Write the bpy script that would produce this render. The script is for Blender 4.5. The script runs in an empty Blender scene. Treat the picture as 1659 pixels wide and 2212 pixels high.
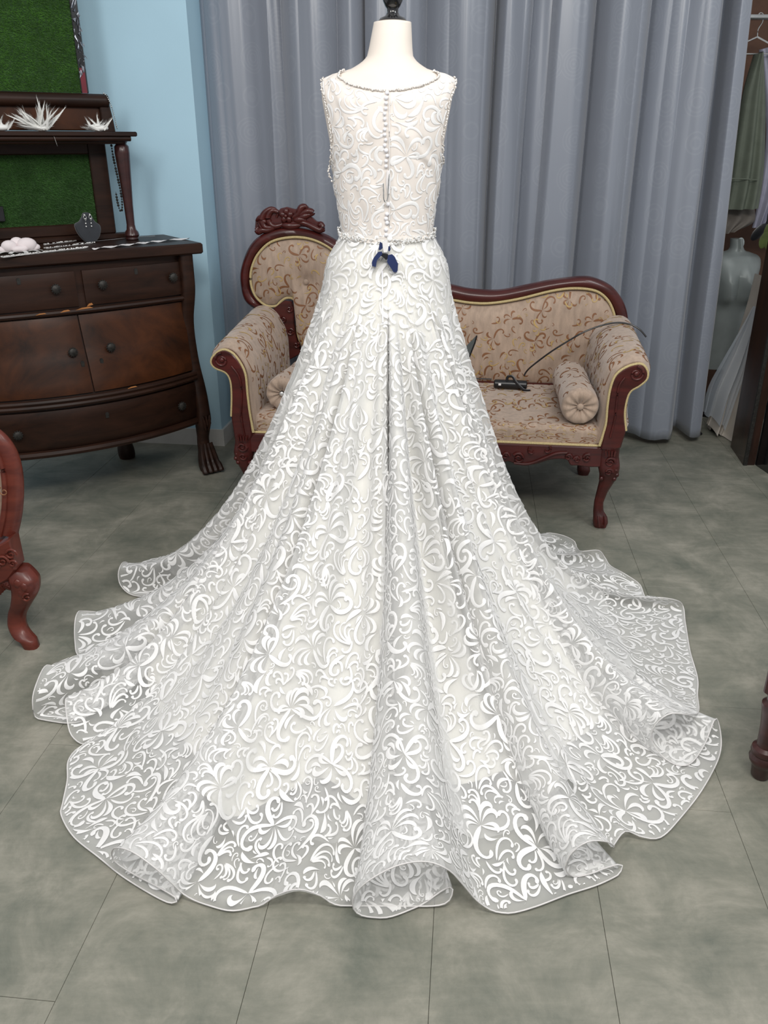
import bpy, math, random
import numpy as np
from mathutils import Vector, Matrix
random.seed(7); rng = np.random.default_rng(11)
PI = math.pi
sc = bpy.context.scene
C = sc.collection
# ------------------------------------------------------------------ camera, world, lights
EYE = 1.4; FPX = 1789.0; PITCH = math.radians(24.2); IW, IH = 1659.0, 2212.0
cam_d = bpy.data.cameras.new('camera'); cam = bpy.data.objects.new('camera', cam_d); C.objects.link(cam)
cam.location = (0, 0, EYE); cam.rotation_euler = (PI/2 - PITCH, 0, 0)
cam_d.sensor_fit = 'VERTICAL'; cam_d.sensor_height = 36.0; cam_d.lens = FPX/IH*36.0
cam_d.clip_start = 0.05; cam_d.clip_end = 60
sc.camera = cam
w = bpy.data.worlds.new('world'); sc.world = w; w.use_nodes = True
w.node_tree.nodes['Background'].inputs[0].default_value = (0.95, 0.97, 1.0, 1)
w.node_tree.nodes['Background'].inputs[1].default_value = 0.31
def area(name, loc, target, sx, sy, power, col):
    l = bpy.data.lights.new(name, 'AREA'); l.shape = 'RECTANGLE'; l.size = sx; l.size_y = sy
    l.energy = power; l.color = col
    o = bpy.data.objects.new(name, l); C.objects.link(o); o.location = loc
    d = Vector(target) - Vector(loc); o.rotation_euler = d.to_track_quat('-Z', 'Y').to_euler()
area('ceiling_light_near', (0.3, 0.3, 2.8), (0.1, 1.9, 0.3), 1.6, 0.5, 38, (1.0, 0.965, 0.91))
area('ceiling_light_left', (-1.5, 0.8, 2.9), (-0.6, 2.6, 0.6), 0.5, 1.6, 21, (1.0, 0.98, 0.95))
area('ceiling_light_right', (1.6, 1.6, 2.9), (1.0, 2.8, 0.6), 0.5, 1.4, 17, (0.96, 0.99, 1.0))
sc.view_settings.view_transform = 'Standard'; sc.view_settings.look = 'None'
sc.view_settings.gamma = 1.0; sc.view_settings.exposure = 0.45; sc.view_settings.use_curve_mapping = False
sc.cycles.transparent_max_bounces = 24

# ------------------------------------------------------------------ helpers
_c, _s = math.cos(PITCH), math.sin(PITCH)
def ray(px, py):
    a = (px-IW/2)/FPX; b = -(py-IH/2)/FPX
    return np.array((a, _c+b*_s, -_s+b*_c))
def at_z(px, py, h=0.0):
    r = ray(px, py); return np.array((0, 0, EYE)) + r*((h-EYE)/r[2])
def at_y(px, py, Y):
    r = ray(px, py); return np.array((0, 0, EYE)) + r*(Y/r[1])
class Frame:
    """a local frame standing on the floor: origin, turn about z"""
    def __init__(s, x, y, deg):
        s.o = np.array((x, y, 0.0)); a = math.radians(deg); s.a = a
        s.ex = np.array((math.cos(a), math.sin(a), 0)); s.ey = np.array((-math.sin(a), math.cos(a), 0))
    def hit(s, px, py, ly):                 # local (x, ly, z) where the sight line meets the local plane y = ly
        r = ray(px, py); e = np.array((0, 0, EYE))
        t = np.dot(s.o + s.ey*ly - e, s.ey)/np.dot(r, s.ey); p = e + r*t - s.o
        return np.array((np.dot(p, s.ex), ly, p[2]))
    def hitz(s, px, py, z):
        p = at_z(px, py, z) - s.o
        return np.array((np.dot(p, s.ex), np.dot(p, s.ey), z))

def nodes(name):
    m = bpy.data.materials.new(name); m.use_nodes = True; nt = m.node_tree
    return m, nt, nt.nodes['Principled BSDF']
def N(nt, typ, **kw):
    n = nt.nodes.new(typ)
    for k, v in kw.items():
        if k.startswith('i_'):
            key = k[2:]; key = int(key) if key.isdigit() else key
            n.inputs[key].default_value = v
        else: setattr(n, k, v)
    return n
def ramp(nt, fac, stops):
    r = nt.nodes.new('ShaderNodeValToRGB'); nt.links.new(fac, r.inputs[0])
    el = r.color_ramp.elements
    while len(el) < len(stops): el.new(0.5)
    for e, (p, c) in zip(el, stops): e.position = p; e.color = (*c, 1)
    return r.outputs[0]
def coords(nt, kind='Object', scale=(1, 1, 1)):
    if kind == 'Position': src = nt.nodes.new('ShaderNodeNewGeometry').outputs['Position']
    else: src = nt.nodes.new('ShaderNodeTexCoord').outputs[kind]
    mp = nt.nodes.new('ShaderNodeMapping'); mp.inputs['Scale'].default_value = scale
    nt.links.new(src, mp.inputs[0]); return mp.outputs[0]
def plain(name, col, rough=0.5, metal=0.0, var=0.12, scale=20, bump=0.0, bscale=200, coat=0.0, sheen=0.0, kind='Object', stretch=(1, 1, 1), spec=0.5):
    m, nt, b = nodes(name)
    co = coords(nt, kind, stretch)
    n = N(nt, 'ShaderNodeTexNoise', i_Scale=scale, i_Detail=5.0); nt.links.new(co, n.inputs[0])
    lo = tuple(c*(1-var) for c in col); hi = tuple(min(1, c*(1+var)) for c in col)
    nt.links.new(ramp(nt, n.outputs[0], [(0.3, lo), (0.7, hi)]), b.inputs['Base Color'])
    b.inputs['Roughness'].default_value = rough; b.inputs['Metallic'].default_value = metal
    b.inputs['Coat Weight'].default_value = coat; b.inputs['Coat Roughness'].default_value = 0.12
    b.inputs['Sheen Weight'].default_value = sheen; b.inputs['Specular IOR Level'].default_value = spec
    if bump > 0:
        n2 = N(nt, 'ShaderNodeTexNoise', i_Scale=bscale, i_Detail=3.0); nt.links.new(co, n2.inputs[0])
        bp = N(nt, 'ShaderNodeBump', i_Strength=bump, i_Distance=0.002); nt.links.new(n2.outputs[0], bp.inputs['Height'])
        nt.links.new(bp.outputs[0], b.inputs['Normal'])
    return m
def wood(name, dark, light, rough=0.35, coat=0.2, scale=3.0, stretch=(1, 8, 8), spec=0.4):
    coat = coat*0.6
    m, nt, b = nodes(name)
    co = coords(nt, 'Object', stretch)
    n = N(nt, 'ShaderNodeTexNoise', i_Scale=scale, i_Detail=8.0, i_Roughness=0.65, i_Distortion=0.6); nt.links.new(co, n.inputs[0])
    nt.links.new(ramp(nt, n.outputs[0], [(0.3, dark), (0.72, light)]), b.inputs['Base Color'])
    b.inputs['Specular IOR Level'].default_value = spec
    b.inputs['Roughness'].default_value = rough; b.inputs['Coat Weight'].default_value = coat; b.inputs['Coat Roughness'].default_value = 0.15
    bp = N(nt, 'ShaderNodeBump', i_Strength=0.12, i_Distance=0.002); nt.links.new(n.outputs[0], bp.inputs['Height'])
    nt.links.new(bp.outputs[0], b.inputs['Normal'])
    return m

def tulle(name, op0, op1, col=(0.90, 0.90, 0.89)):
    m, nt, b = nodes(name)
    nt.nodes.remove(b); out = nt.nodes['Material Output']
    tr = N(nt, 'ShaderNodeBsdfTransparent'); df = N(nt, 'ShaderNodeBsdfDiffuse', i_Color=(*col, 1)); tl = N(nt, 'ShaderNodeBsdfTranslucent', i_Color=(*col, 1))
    mx = N(nt, 'ShaderNodeMixShader', i_0=0.18); nt.links.new(df.outputs[0], mx.inputs[1]); nt.links.new(tl.outputs[0], mx.inputs[2])
    lw = N(nt, 'ShaderNodeLayerWeight', i_Blend=0.45)
    mr = N(nt, 'ShaderNodeMapRange', i_3=op0, i_4=op1); nt.links.new(lw.outputs['Facing'], mr.inputs[0])
    fin = N(nt, 'ShaderNodeMixShader'); nt.links.new(mr.outputs[0], fin.inputs[0]); nt.links.new(tr.outputs[0], fin.inputs[1]); nt.links.new(mx.outputs[0], fin.inputs[2])
    nt.links.new(fin.outputs[0], out.inputs[0]); return m

class MB:
    def __init__(s): s.v = []; s.f = []
    def add(s, vs, fs):
        k = len(s.v); s.v.extend([tuple(map(float, p)) for p in vs]); s.f.extend([tuple(i+k for i in f) for f in fs]); return s
    def box(s, x0, x1, y0, y1, z0, z1, bev=0.0):
        x0, x1 = min(x0, x1), max(x0, x1); y0, y1 = min(y0, y1), max(y0, y1); z0, z1 = min(z0, z1), max(z0, z1)
        if bev <= 0:
            vs = [(x, y, z) for z in (z0, z1) for x, y in ((x0, y0), (x1, y0), (x1, y1), (x0, y1))]
            return s.add(vs, [(0, 3, 2, 1), (4, 5, 6, 7), (0, 1, 5, 4), (1, 2, 6, 5), (2, 3, 7, 6), (3, 0, 4, 7)])
        b = bev; vs = []
        for z, i in ((z0, b), (z0+b, 0), (z1-b, 0), (z1, b)):
            X0, X1, Y0, Y1 = x0+i, x1-i, y0+i, y1-i
            c = 0 if i else b
            c = b*0.6 if i else b
            vs += [(X0+c, Y0, z), (X1-c, Y0, z), (X1, Y0+c, z), (X1, Y1-c, z), (X1-c, Y1, z), (X0+c, Y1, z), (X0, Y1-c, z), (X0, Y0+c, z)]
        fs = [tuple(range(7, -1, -1)), tuple(range(24, 32))]
        for r in range(3):
            for j in range(8): a = r*8+j; bb = r*8+(j+1) % 8; fs.append((a, bb, bb+8, a+8))
        return s.add(vs, fs)
    def grid(s, G, closeu=False):
        n, m = G.shape[:2]; vs = G.reshape(-1, 3)
        fs = [(i*m+j, ((i+1) % n)*m+j, ((i+1) % n)*m+j+1, i*m+j+1) for i in range(n if closeu else n-1) for j in range(m-1)]
        return s.add(vs, fs)
    def tube(s, pts, r, n=10, flat=1.0, up=(0, 0, 1), cap=True, taper=None):
        pts = np.array(pts, float); k = len(pts)
        r = np.full(k, r, float) if np.isscalar(r) else np.array(r, float)
        T = np.gradient(pts, axis=0); T /= np.linalg.norm(T, axis=1)[:, None]+1e-12
        u = np.array(up, float); vs = []
        for i in range(k):
            a = u - T[i]*np.dot(u, T[i])
            if np.linalg.norm(a) < 1e-3: a = np.cross(T[i], (1, 0.3, 0.1))
            a /= np.linalg.norm(a); b = np.cross(T[i], a)
            for j in range(n):
                t = 2*PI*j/n; vs.append(pts[i] + a*math.cos(t)*r[i]*flat + b*math.sin(t)*r[i])
        fs = [(i*n+j, (i+1)*n+j, (i+1)*n+(j+1) % n, i*n+(j+1) % n) for i in range(k-1) for j in range(n)]
        if cap: fs += [tuple(range(n)), tuple(range((k-1)*n+n-1, (k-1)*n-1, -1))]
        return s.add(vs, fs)
    def lathe(s, prof, c=(0, 0, 0), n=24, ax='z', sx=1.0, sy=1.0):
        vs = []
        for r, h in prof:
            for j in range(n):
                t = 2*PI*j/n; x, y = r*math.cos(t)*sx, r*math.sin(t)*sy
                p = (x, y, h) if ax == 'z' else ((x, h, y) if ax == 'y' else (h, x, y))
                vs.append((p[0]+c[0], p[1]+c[1], p[2]+c[2]))
        k = len(prof)
        fs = [(i*n+j, i*n+(j+1) % n, (i+1)*n+(j+1) % n, (i+1)*n+j) for i in range(k-1) for j in range(n)]
        fs += [tuple(range(n-1, -1, -1)), tuple(range((k-1)*n, k*n))]
        return s.add(vs, fs)
    def ball(s, c, r, n=10, m=7, sc3=(1, 1, 1), rot=None):
        vs = []; 
        for i in range(m+1):
            t = PI*i/m
            for j in range(n):
                p = Vector((math.sin(t)*math.cos(2*PI*j/n)*r*sc3[0], math.sin(t)*math.sin(2*PI*j/n)*r*sc3[1], math.cos(t)*r*sc3[2]))
                if rot is not None: p = rot @ p
                vs.append((p[0]+c[0], p[1]+c[1], p[2]+c[2]))
        fs = [(i*n+j, (i+1)*n+j, (i+1)*n+(j+1) % n, i*n+(j+1) % n) for i in range(m) for j in range(n)]
        return s.add(vs, fs)
    def prism(s, poly, y0, y1, bev=0.0):
        """outline in x,z extruded along y"""
        P = np.array(poly, float); n = len(P)
        if bev > 0:
            nx = np.roll(P, -1, 0)-np.roll(P, 1, 0); area2 = np.sum(P[:, 0]*np.roll(P[:, 1], -1)-np.roll(P[:, 0], -1)*P[:, 1])
            nn = np.stack([nx[:, 1], -nx[:, 0]], 1)*np.sign(area2); nn /= np.linalg.norm(nn, axis=1)[:, None]+1e-9
            Q = P-nn*bev; rings = [(Q, y0), (P, y0+bev), (P, y1-bev), (Q, y1)]
        else: rings = [(P, y0), (P, y1)]
        vs = [(p[0], y, p[1]) for R, y in rings for p in R]; k = len(rings)
        fs = [(r*n+j, r*n+(j+1) % n, (r+1)*n+(j+1) % n, (r+1)*n+j) for r in range(k-1) for j in range(n)]
        fs += [tuple(range(n-1, -1, -1)), tuple(range((k-1)*n, k*n))]
        return s.add(vs, fs)
    def build(s, name, mat, parent=None, smooth=True, kind=None, label=None, angle=40):
        me = bpy.data.meshes.new(name); me.from_pydata(s.v, [], s.f); me.validate()
        if smooth:
            me.polygons.foreach_set('use_smooth', [True]*len(me.polygons))
        me.materials.append(mat)
        o = bpy.data.objects.new(name, me); C.objects.link(o)
        if smooth and angle: 
            try: me.set_sharp_from_angle(angle=math.radians(angle))
            except Exception: pass
        if parent is not None: o.parent = parent
        if kind: o['kind'] = kind
        if label: o['label'] = label
        return o
def fix_normals(o):
    import bmesh
    b = bmesh.new(); b.from_mesh(o.data); bmesh.ops.recalc_face_normals(b, faces=b.faces); b.to_mesh(o.data); b.free(); return o
def tag(o, label, cat, group=None):
    o['label'] = label; o['category'] = cat
    if group: o['group'] = group
    return o
def thing(name, label, cat, loc=(0, 0, 0), deg=0, group=None):
    o = bpy.data.objects.new(name, None); C.objects.link(o); o.empty_display_size = 0.1
    o.location = loc; o.rotation_euler = (0, 0, math.radians(deg)); return tag(o, label, cat, group)
def struct(o): o['kind'] = 'structure'; return o
def spline(pts, n=8, closed=False):
    P = np.array(pts, float); k = len(P); out = []
    for i in range(k if closed else k-1):
        if closed: a, b, c, d = P[(i-1) % k], P[i], P[(i+1) % k], P[(i+2) % k]
        else: a, b, c, d = P[max(i-1, 0)], P[i], P[i+1], P[min(i+2, k-1)]
        # centripetal flavour keeps the loops tight
        for j in range(n):
            t = j/n; out.append(0.5*((2*b)+(-a+c)*t+(2*a-5*b+4*c-d)*t*t+(-a+3*b-3*c+d)*t**3))
    if not closed: out.append(P[-1])
    return np.array(out)
def vnoise(x, seed=0):
    x = np.asarray(x, float); r = np.random.default_rng(seed).uniform(-1, 1, 512)
    i = np.floor(x).astype(int); f = x-i; f = f*f*(3-2*f)
    return r[i % 512]*(1-f)+r[(i+1) % 512]*f

class Surf:
    """regular grid of points, read back at any (u, v) in 0..1"""
    def __init__(s, G, flip=False):
        s.G = G; du = np.gradient(G, axis=0); dv = np.gradient(G, axis=1)
        n = np.cross(du, dv); n /= np.linalg.norm(n, axis=2)[:, :, None]+1e-12
        s.N = -n if flip else n
    def at(s, u, v, off):
        n, m = s.G.shape[:2]
        x = np.clip(u, 0, 1)*(n-1); y = np.clip(v, 0, 1)*(m-1)
        i = np.minimum(x.astype(int), n-2); j = np.minimum(y.astype(int), m-2); fx = (x-i)[..., None]; fy = (y-j)[..., None]
        def L(A): return (A[i, j]*(1-fx)+A[i+1, j]*fx)*(1-fy)+(A[i, j+1]*(1-fx)+A[i+1, j+1]*fx)*fy
        return L(s.G)+L(s.N)*np.asarray(off)[..., None]

# ---- scroll strokes: comma leaves, curls and tendrils drawn in a repeating tile of cloth
NS = 18
def stroke(p, ang, L, W, k0, k1, sg, kind):
    s = np.linspace(0, 1, NS); s = 1-(1-s)**1.45
    hd = ang + sg*(k0*s + k1*s**3); ds = np.diff(s, prepend=0)*L
    c = np.stack([p[0]+np.cumsum(np.cos(hd)*ds), p[1]+np.cumsum(np.sin(hd)*ds)], 1)
    if kind == 'leaf': wd = W*np.sin(PI*np.clip(s, 0, 1)**1.7)**0.8
    elif kind == 'comma': wd = W*(0.25+0.75*np.sin(PI*s**0.75))*(1-0.35*s)+W*0.45*np.exp(-((s-0.93)/0.07)**2)
    else: wd = W*(0.45+0.55*np.sin(PI*s**0.9))+W*0.7*np.exp(-((s-0.94)/0.05)**2)
    wd = wd*np.minimum(1, s/0.08+0.12); wd[-1] = W*0.15
    nrm = np.stack([-np.sin(hd), np.cos(hd)], 1)
    return np.stack([c-nrm*wd[:, None], c, c+nrm*wd[:, None]], 1), wd
def make_tile(T, seed, nclus, nfill, scale=1.0, gap=0.0016, res=0.0016, sparse=False):
    r = random.Random(seed); n = int(T/res); occ = np.zeros((n, n), bool); out = []
    def put(st, wd, skip):
        c = st[skip:, :, :].reshape(-1, 2); ij = np.floor(c/res).astype(int) % n
        if occ[ij[:, 0], ij[:, 1]].mean() > 0.09: return False
        for (x, y), ww in zip(st[:, 1], wd):
            R = int((ww+gap)/res)+1; a = np.arange(-R, R+1); X, Y = np.meshgrid(a, a, indexing='ij')
            mk = X*X+Y*Y <= R*R; ci, cj = int(x/res), int(y/res)
            occ[(ci+X[mk]) % n, (cj+Y[mk]) % n] = True
        out.append(st); return True
    cents = []
    for _ in range(nclus*30):
        if len(cents) >= nclus: break
        p = np.array((r.uniform(0, T), r.uniform(0, T)))
        dd = [np.linalg.norm((p-q+T/2) % T-T/2) for q in cents]
        if dd and min(dd) < T/math.sqrt(nclus)*0.72: continue
        cents.append(p); a0 = r.uniform(0, 2*PI); m = r.choice((5, 6, 7)); pend = []
        for i in range(m):
            t = i-(m-1)/2; sg = -1 if t < 0 else 1; L = scale*r.uniform(0.06, 0.085)*(1-0.09*abs(t))
            pend.append((stroke(p+0.004*np.array((math.cos(a0+t*.5), math.sin(a0+t*.5))), a0+t*0.42, L, scale*r.uniform(.0042, .0064), 00.25, r.uniform(1.8, 3.4), -sg if r.random() < .3 else sg, 'leaf'), 6))
        for sg in (-1, 1):
            pend.append((stroke(p, a0+sg*1.9, scale*r.uniform(.10, .15), scale*r.uniform(.004, .0062), .4, r.uniform(3.6, 4.8), -sg, 'curl'), 5))
            pend.append((stroke(p, a0+sg*2.6, scale*r.uniform(.08, .12), scale*r.uniform(.006, .0085), .2, r.uniform(3.4, 4.6), sg, 'comma'), 5))
        for (st, wd), sk in pend: put(st, wd, sk)
    for k in range(0 if sparse else nfill//9):     # bundles of near-parallel curls
        p = np.array((r.uniform(0, T), r.uniform(0, T))); a0 = r.uniform(0, 2*PI); sg = r.choice((-1, 1)); L0 = scale*r.uniform(.06, .12)*(1-.5*k/(nfill//9)); k1 = r.uniform(2.4, 4.2)
        for i in range(4):
            st, wd = stroke(p+0.002*i*np.array((math.cos(a0+1.6), math.sin(a0+1.6))), a0+sg*i*.22, L0*(1-.17*i), scale*.0032, .3, k1, sg, 'curl' if i % 2 == 0 else 'comma')
            if not put(st, wd, 5 if i else 0) and i == 0: break
    for k in range(nfill):
        f = 1-0.86*k/nfill; p = (r.uniform(0, T), r.uniform(0, T)); kd = r.choice(('comma', 'curl', 'curl', 'leaf'))
        if kd == 'leaf': st, wd = stroke(p, r.uniform(0, 6.3), scale*.06*f+.008, scale*.0062*(f+.15), .3, r.uniform(.4, 2), r.choice((-1, 1)), kd)
        elif kd == 'comma': st, wd = stroke(p, r.uniform(0, 6.3), scale*.11*f+.01, scale*.0072*(f+.1), .4, r.uniform(3.0, 4.8), r.choice((-1, 1)), kd)
        else: st, wd = stroke(p, r.uniform(0, 6.3), scale*.13*f+.012, scale*.0042*(f+.2), .5, r.uniform(4.0, 5.6), r.choice((-1, 1)), kd)
        put(st, wd, 0)
    return np.array(out)
def spread(tile, T, x0, x1, y0, y1):
    a = []
    for i in range(int(math.floor(x0/T)), int(math.ceil(x1/T))+1):
        for j in range(int(math.floor(y0/T)), int(math.ceil(y1/T))+1):
            a.append(tile+np.array((i*T, j*T)))
    return np.concatenate(a)
def lay(name, S, chart, surf, mat, parent, off=0.001, rise=0.0012, zmin=None, label=None):
    """put strokes S (n, NS, 3, 2) on the surface; chart maps cloth x,y to u,v and says what lies inside"""
    u, v, ok = chart(S[..., 0], S[..., 1])
    keep = ok.reshape(len(S), -1).any(1); u, v, ok = u[keep], v[keep], ok[keep]
    o = np.full(u.shape, off); o[:, :, 1] += rise
    P = surf.at(u, v, o)
    if zmin is not None: P[..., 2] = np.maximum(P[..., 2], zmin+o)
    n = len(P); base = (np.arange(n)*NS*3)[:, None, None]
    q = (np.arange(NS-1)*3)[None, :, None]+np.arange(2)[None, None, :]
    a = base+q; F = np.stack([a, a+3, a+4, a+1], -1).reshape(-1, 4)
    okf = ok.reshape(-1); F = F[okf[F].all(1)]
    # drop quads stretched across a seam
    V = P.reshape(-1, 3); e = np.linalg.norm(V[F[:, 0]]-V[F[:, 2]], axis=1); F = F[e < 0.06]
    used = np.unique(F); rm = np.full(len(V), -1); rm[used] = np.arange(len(used)); V = V[used]; F = rm[F]
    me = bpy.data.meshes.new(name); me.vertices.add(len(V)); me.vertices.foreach_set('co', V.reshape(-1).astype(np.float32))
    me.loops.add(len(F)*4); me.loops.foreach_set('vertex_index', F.reshape(-1).astype(np.int32))
    me.polygons.add(len(F)); me.polygons.foreach_set('loop_start', np.arange(0, len(F)*4, 4, dtype=np.int32))
    me.polygons.foreach_set('use_smooth', np.ones(len(F), bool)); me.update(calc_edges=True); me.materials.append(mat)
    ob = bpy.data.objects.new(name, me); C.objects.link(ob); ob['kind'] = 'stuff'
    if label: ob['label'] = label
    if parent is not None: ob.parent = parent
    return ob
#@@MATERIALS
# ------------------------------------------------------------------ materials
M = {}
M['mahogany'] = wood('mahogany', (0.034, 0.006, 0.005), (0.100, 0.015, 0.012), 0.33, 0.45)
M['mahogany_warm'] = wood('mahogany_warm', (0.070, 0.013, 0.009), (0.165, 0.034, 0.020), 0.38, 0.25)
M['walnut'] = wood('walnut', (0.013, 0.006, 0.004), (0.040, 0.016, 0.009), 0.45, 0.05, spec=0.25)
M['burl'] = wood('burl', (0.012, 0.005, 0.003), (0.085, 0.026, 0.008), 0.42, 0.05, scale=4, stretch=(1.2, 3, 1.6), spec=0.25)
M['dark_turned'] = wood('dark_turned', (0.022, 0.008, 0.008), (0.06, 0.018, 0.016), 0.3, 0.4)
M['ebony_wood'] = wood('ebony_wood', (0.010, 0.006, 0.005), (0.05, 0.02, 0.012), 0.3, 0.3, stretch=(8, 8, 1))
M['bare_wood'] = plain('bare_wood', (0.42, 0.17, 0.05), 0.7)
M['damask'] = plain('damask', (0.42, 0.31, 0.235), 0.75, var=0.16, scale=60, bump=0.5, bscale=500, sheen=0.4, stretch=(1, 1, 0.25))
M['damask_brown'] = plain('damask_brown', (0.24, 0.105, 0.045), 0.55, bump=0.4, bscale=700)
M['damask_gold'] = plain('damask_gold', (0.50, 0.34, 0.13), 0.45, bump=0.4, bscale=700)
M['gold_cord'] = plain('gold_cord', (0.55, 0.44, 0.22), 0.6, var=0.25, scale=300, bump=0.6, bscale=900)
M['black'] = plain('black', (0.012, 0.012, 0.014), 0.3, var=0.3)
M['black_gloss'] = plain('black_gloss', (0.008, 0.008, 0.009), 0.12, coat=0.8, var=0.3)
M['steel'] = plain('steel', (0.62, 0.63, 0.62), 0.25, metal=1.0)
M['crystal'] = plain('crystal', (0.88, 0.87, 0.85), 0.15, metal=0.5, var=0.15)
M['antique'] = plain('antique', (0.035, 0.033, 0.03), 0.5, metal=0.5, var=0.4, scale=120)
M['blue_wall'] = plain('blue_wall', (0.44, 0.66, 0.79), 0.75, var=0.03, scale=3, bump=0.1, bscale=150, kind='Position')
M['blue_return'] = plain('blue_return', (0.38, 0.58, 0.68), 0.75, var=0.03, scale=3, kind='Position')
M['baseboard'] = plain('baseboard', (0.62, 0.61, 0.58), 0.5, var=0.05, kind='Position')
M['brown_wall'] = plain('brown_wall', (0.11, 0.05, 0.028), 0.7, var=0.15, kind='Position')
M['grout'] = plain('grout', (0.07, 0.07, 0.06), 0.9, kind='Position')
M['skin_white'] = plain('mannequin_fabric', (0.76, 0.69, 0.62), 0.7, var=0.02, bump=0.15, bscale=800)
M['lining'] = plain('lining', (0.80, 0.785, 0.73), 0.6, var=0.03, scale=6, bump=0.1, bscale=300, sheen=0.3)
M['bodice_lining'] = plain('bodice_lining', (0.76, 0.705, 0.655), 0.6, var=0.04, scale=12)
M['satin'] = plain('satin', (0.83, 0.825, 0.82), 0.36, var=0.035, scale=60, bump=0.35, bscale=900, sheen=0.15)
M['corded_hem'] = plain('corded_hem', (0.74, 0.72, 0.71), 0.6, bump=0.5, bscale=600)
M['button_white'] = plain('button_white', (0.84, 0.84, 0.88), 0.4, var=0.04)
M['pearl_dull'] = plain('bead_trim', (0.66, 0.62, 0.58), 0.25, metal=0.3, var=0.5, scale=300)
M['navy'] = plain('navy_plastic', (0.016, 0.028, 0.10), 0.35, var=0.1)
M['feather'] = plain('feather', (0.90, 0.90, 0.87), 0.8, var=0.04)
M['white_cloth'] = plain('white_cloth', (0.80, 0.78, 0.78), 0.75, var=0.05, bump=0.3)
M['rosette'] = plain('rosette', (0.80, 0.72, 0.73), 0.75, var=0.05, bump=0.2)
M['sage'] = plain('sage', (0.125, 0.145, 0.11), 0.7, var=0.1, bump=0.2)
M['lavender'] = plain('lavender', (0.36, 0.36, 0.45), 0.6, var=0.1)
M['grey_form'] = plain('silver_form', (0.26, 0.29, 0.285), 0.45, metal=0.1, var=0.06)
M['ivory_satin'] = plain('ivory_satin', (0.50, 0.46, 0.41), 0.4, var=0.06)
M['leaf_green'] = plain('leaf_green', (0.07, 0.095, 0.02), 0.6, var=0.3)
M['velvet_dark'] = plain('velvet_dark', (0.030, 0.034, 0.042), 0.35, var=0.5, scale=8, sheen=0.5)
M['turf_base'] = plain('turf_base', (0.02, 0.06, 0.012), 0.9)
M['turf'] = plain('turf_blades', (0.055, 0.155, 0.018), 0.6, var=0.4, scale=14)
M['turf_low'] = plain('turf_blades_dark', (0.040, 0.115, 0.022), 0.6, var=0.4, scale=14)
M['maroon'] = plain('maroon', (0.16, 0.008, 0.02), 0.5)
M['foil'] = plain('foil', (0.30, 0.32, 0.36), 0.25, metal=0.8, var=0.9, scale=60)
M['grey_plastic'] = plain('grey_plastic', (0.09, 0.10, 0.10), 0.4)
M['tulle'] = tulle('tulle', 0.26, 0.85)
M['tulle_blue'] = tulle('tulle_blue', 0.45, 0.85, (0.55, 0.60, 0.66))
M['net'] = tulle('net', 0.35, 0.8)
def floor_mat():
    m, nt, b = nodes('vinyl_tile'); co = coords(nt, 'Position')
    n1 = N(nt, 'ShaderNodeTexNoise', i_Scale=5.0, i_Detail=10.0, i_Roughness=0.70, i_Distortion=0.4); nt.links.new(co, n1.inputs[0])
    co2 = coords(nt, 'Position', (1.0, 5.0, 1.0)); n2 = N(nt, 'ShaderNodeTexNoise', i_Scale=9.0, i_Detail=8.0, i_Roughness=0.7); nt.links.new(co2, n2.inputs[0])
    a = ramp(nt, n1.outputs[0], [(0.32, (0.140, 0.150, 0.122)), (0.5, (0.222, 0.220, 0.180)), (0.66, (0.32, 0.305, 0.255))])
    c = ramp(nt, n2.outputs[0], [(0.38, (0.78, 0.80, 0.78)), (0.60, (1.0, 1.0, 1.0)), (0.72, (1.22, 1.2, 1.16))])
    mx = N(nt, 'ShaderNodeMix', data_type='RGBA', blend_type='MULTIPLY'); mx.inputs[0].default_value = 0.5
    nt.links.new(a, mx.inputs[6]); nt.links.new(c, mx.inputs[7]); nt.links.new(mx.outputs[2], b.inputs['Base Color'])
    b.inputs['Roughness'].default_value = 0.48
    bp = N(nt, 'ShaderNodeBump', i_Strength=0.15, i_Distance=0.002); nt.links.new(n2.outputs[0], bp.inputs['Height']); nt.links.new(bp.outputs[0], b.inputs['Normal'])
    return m
M['tile'] = floor_mat()
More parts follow.
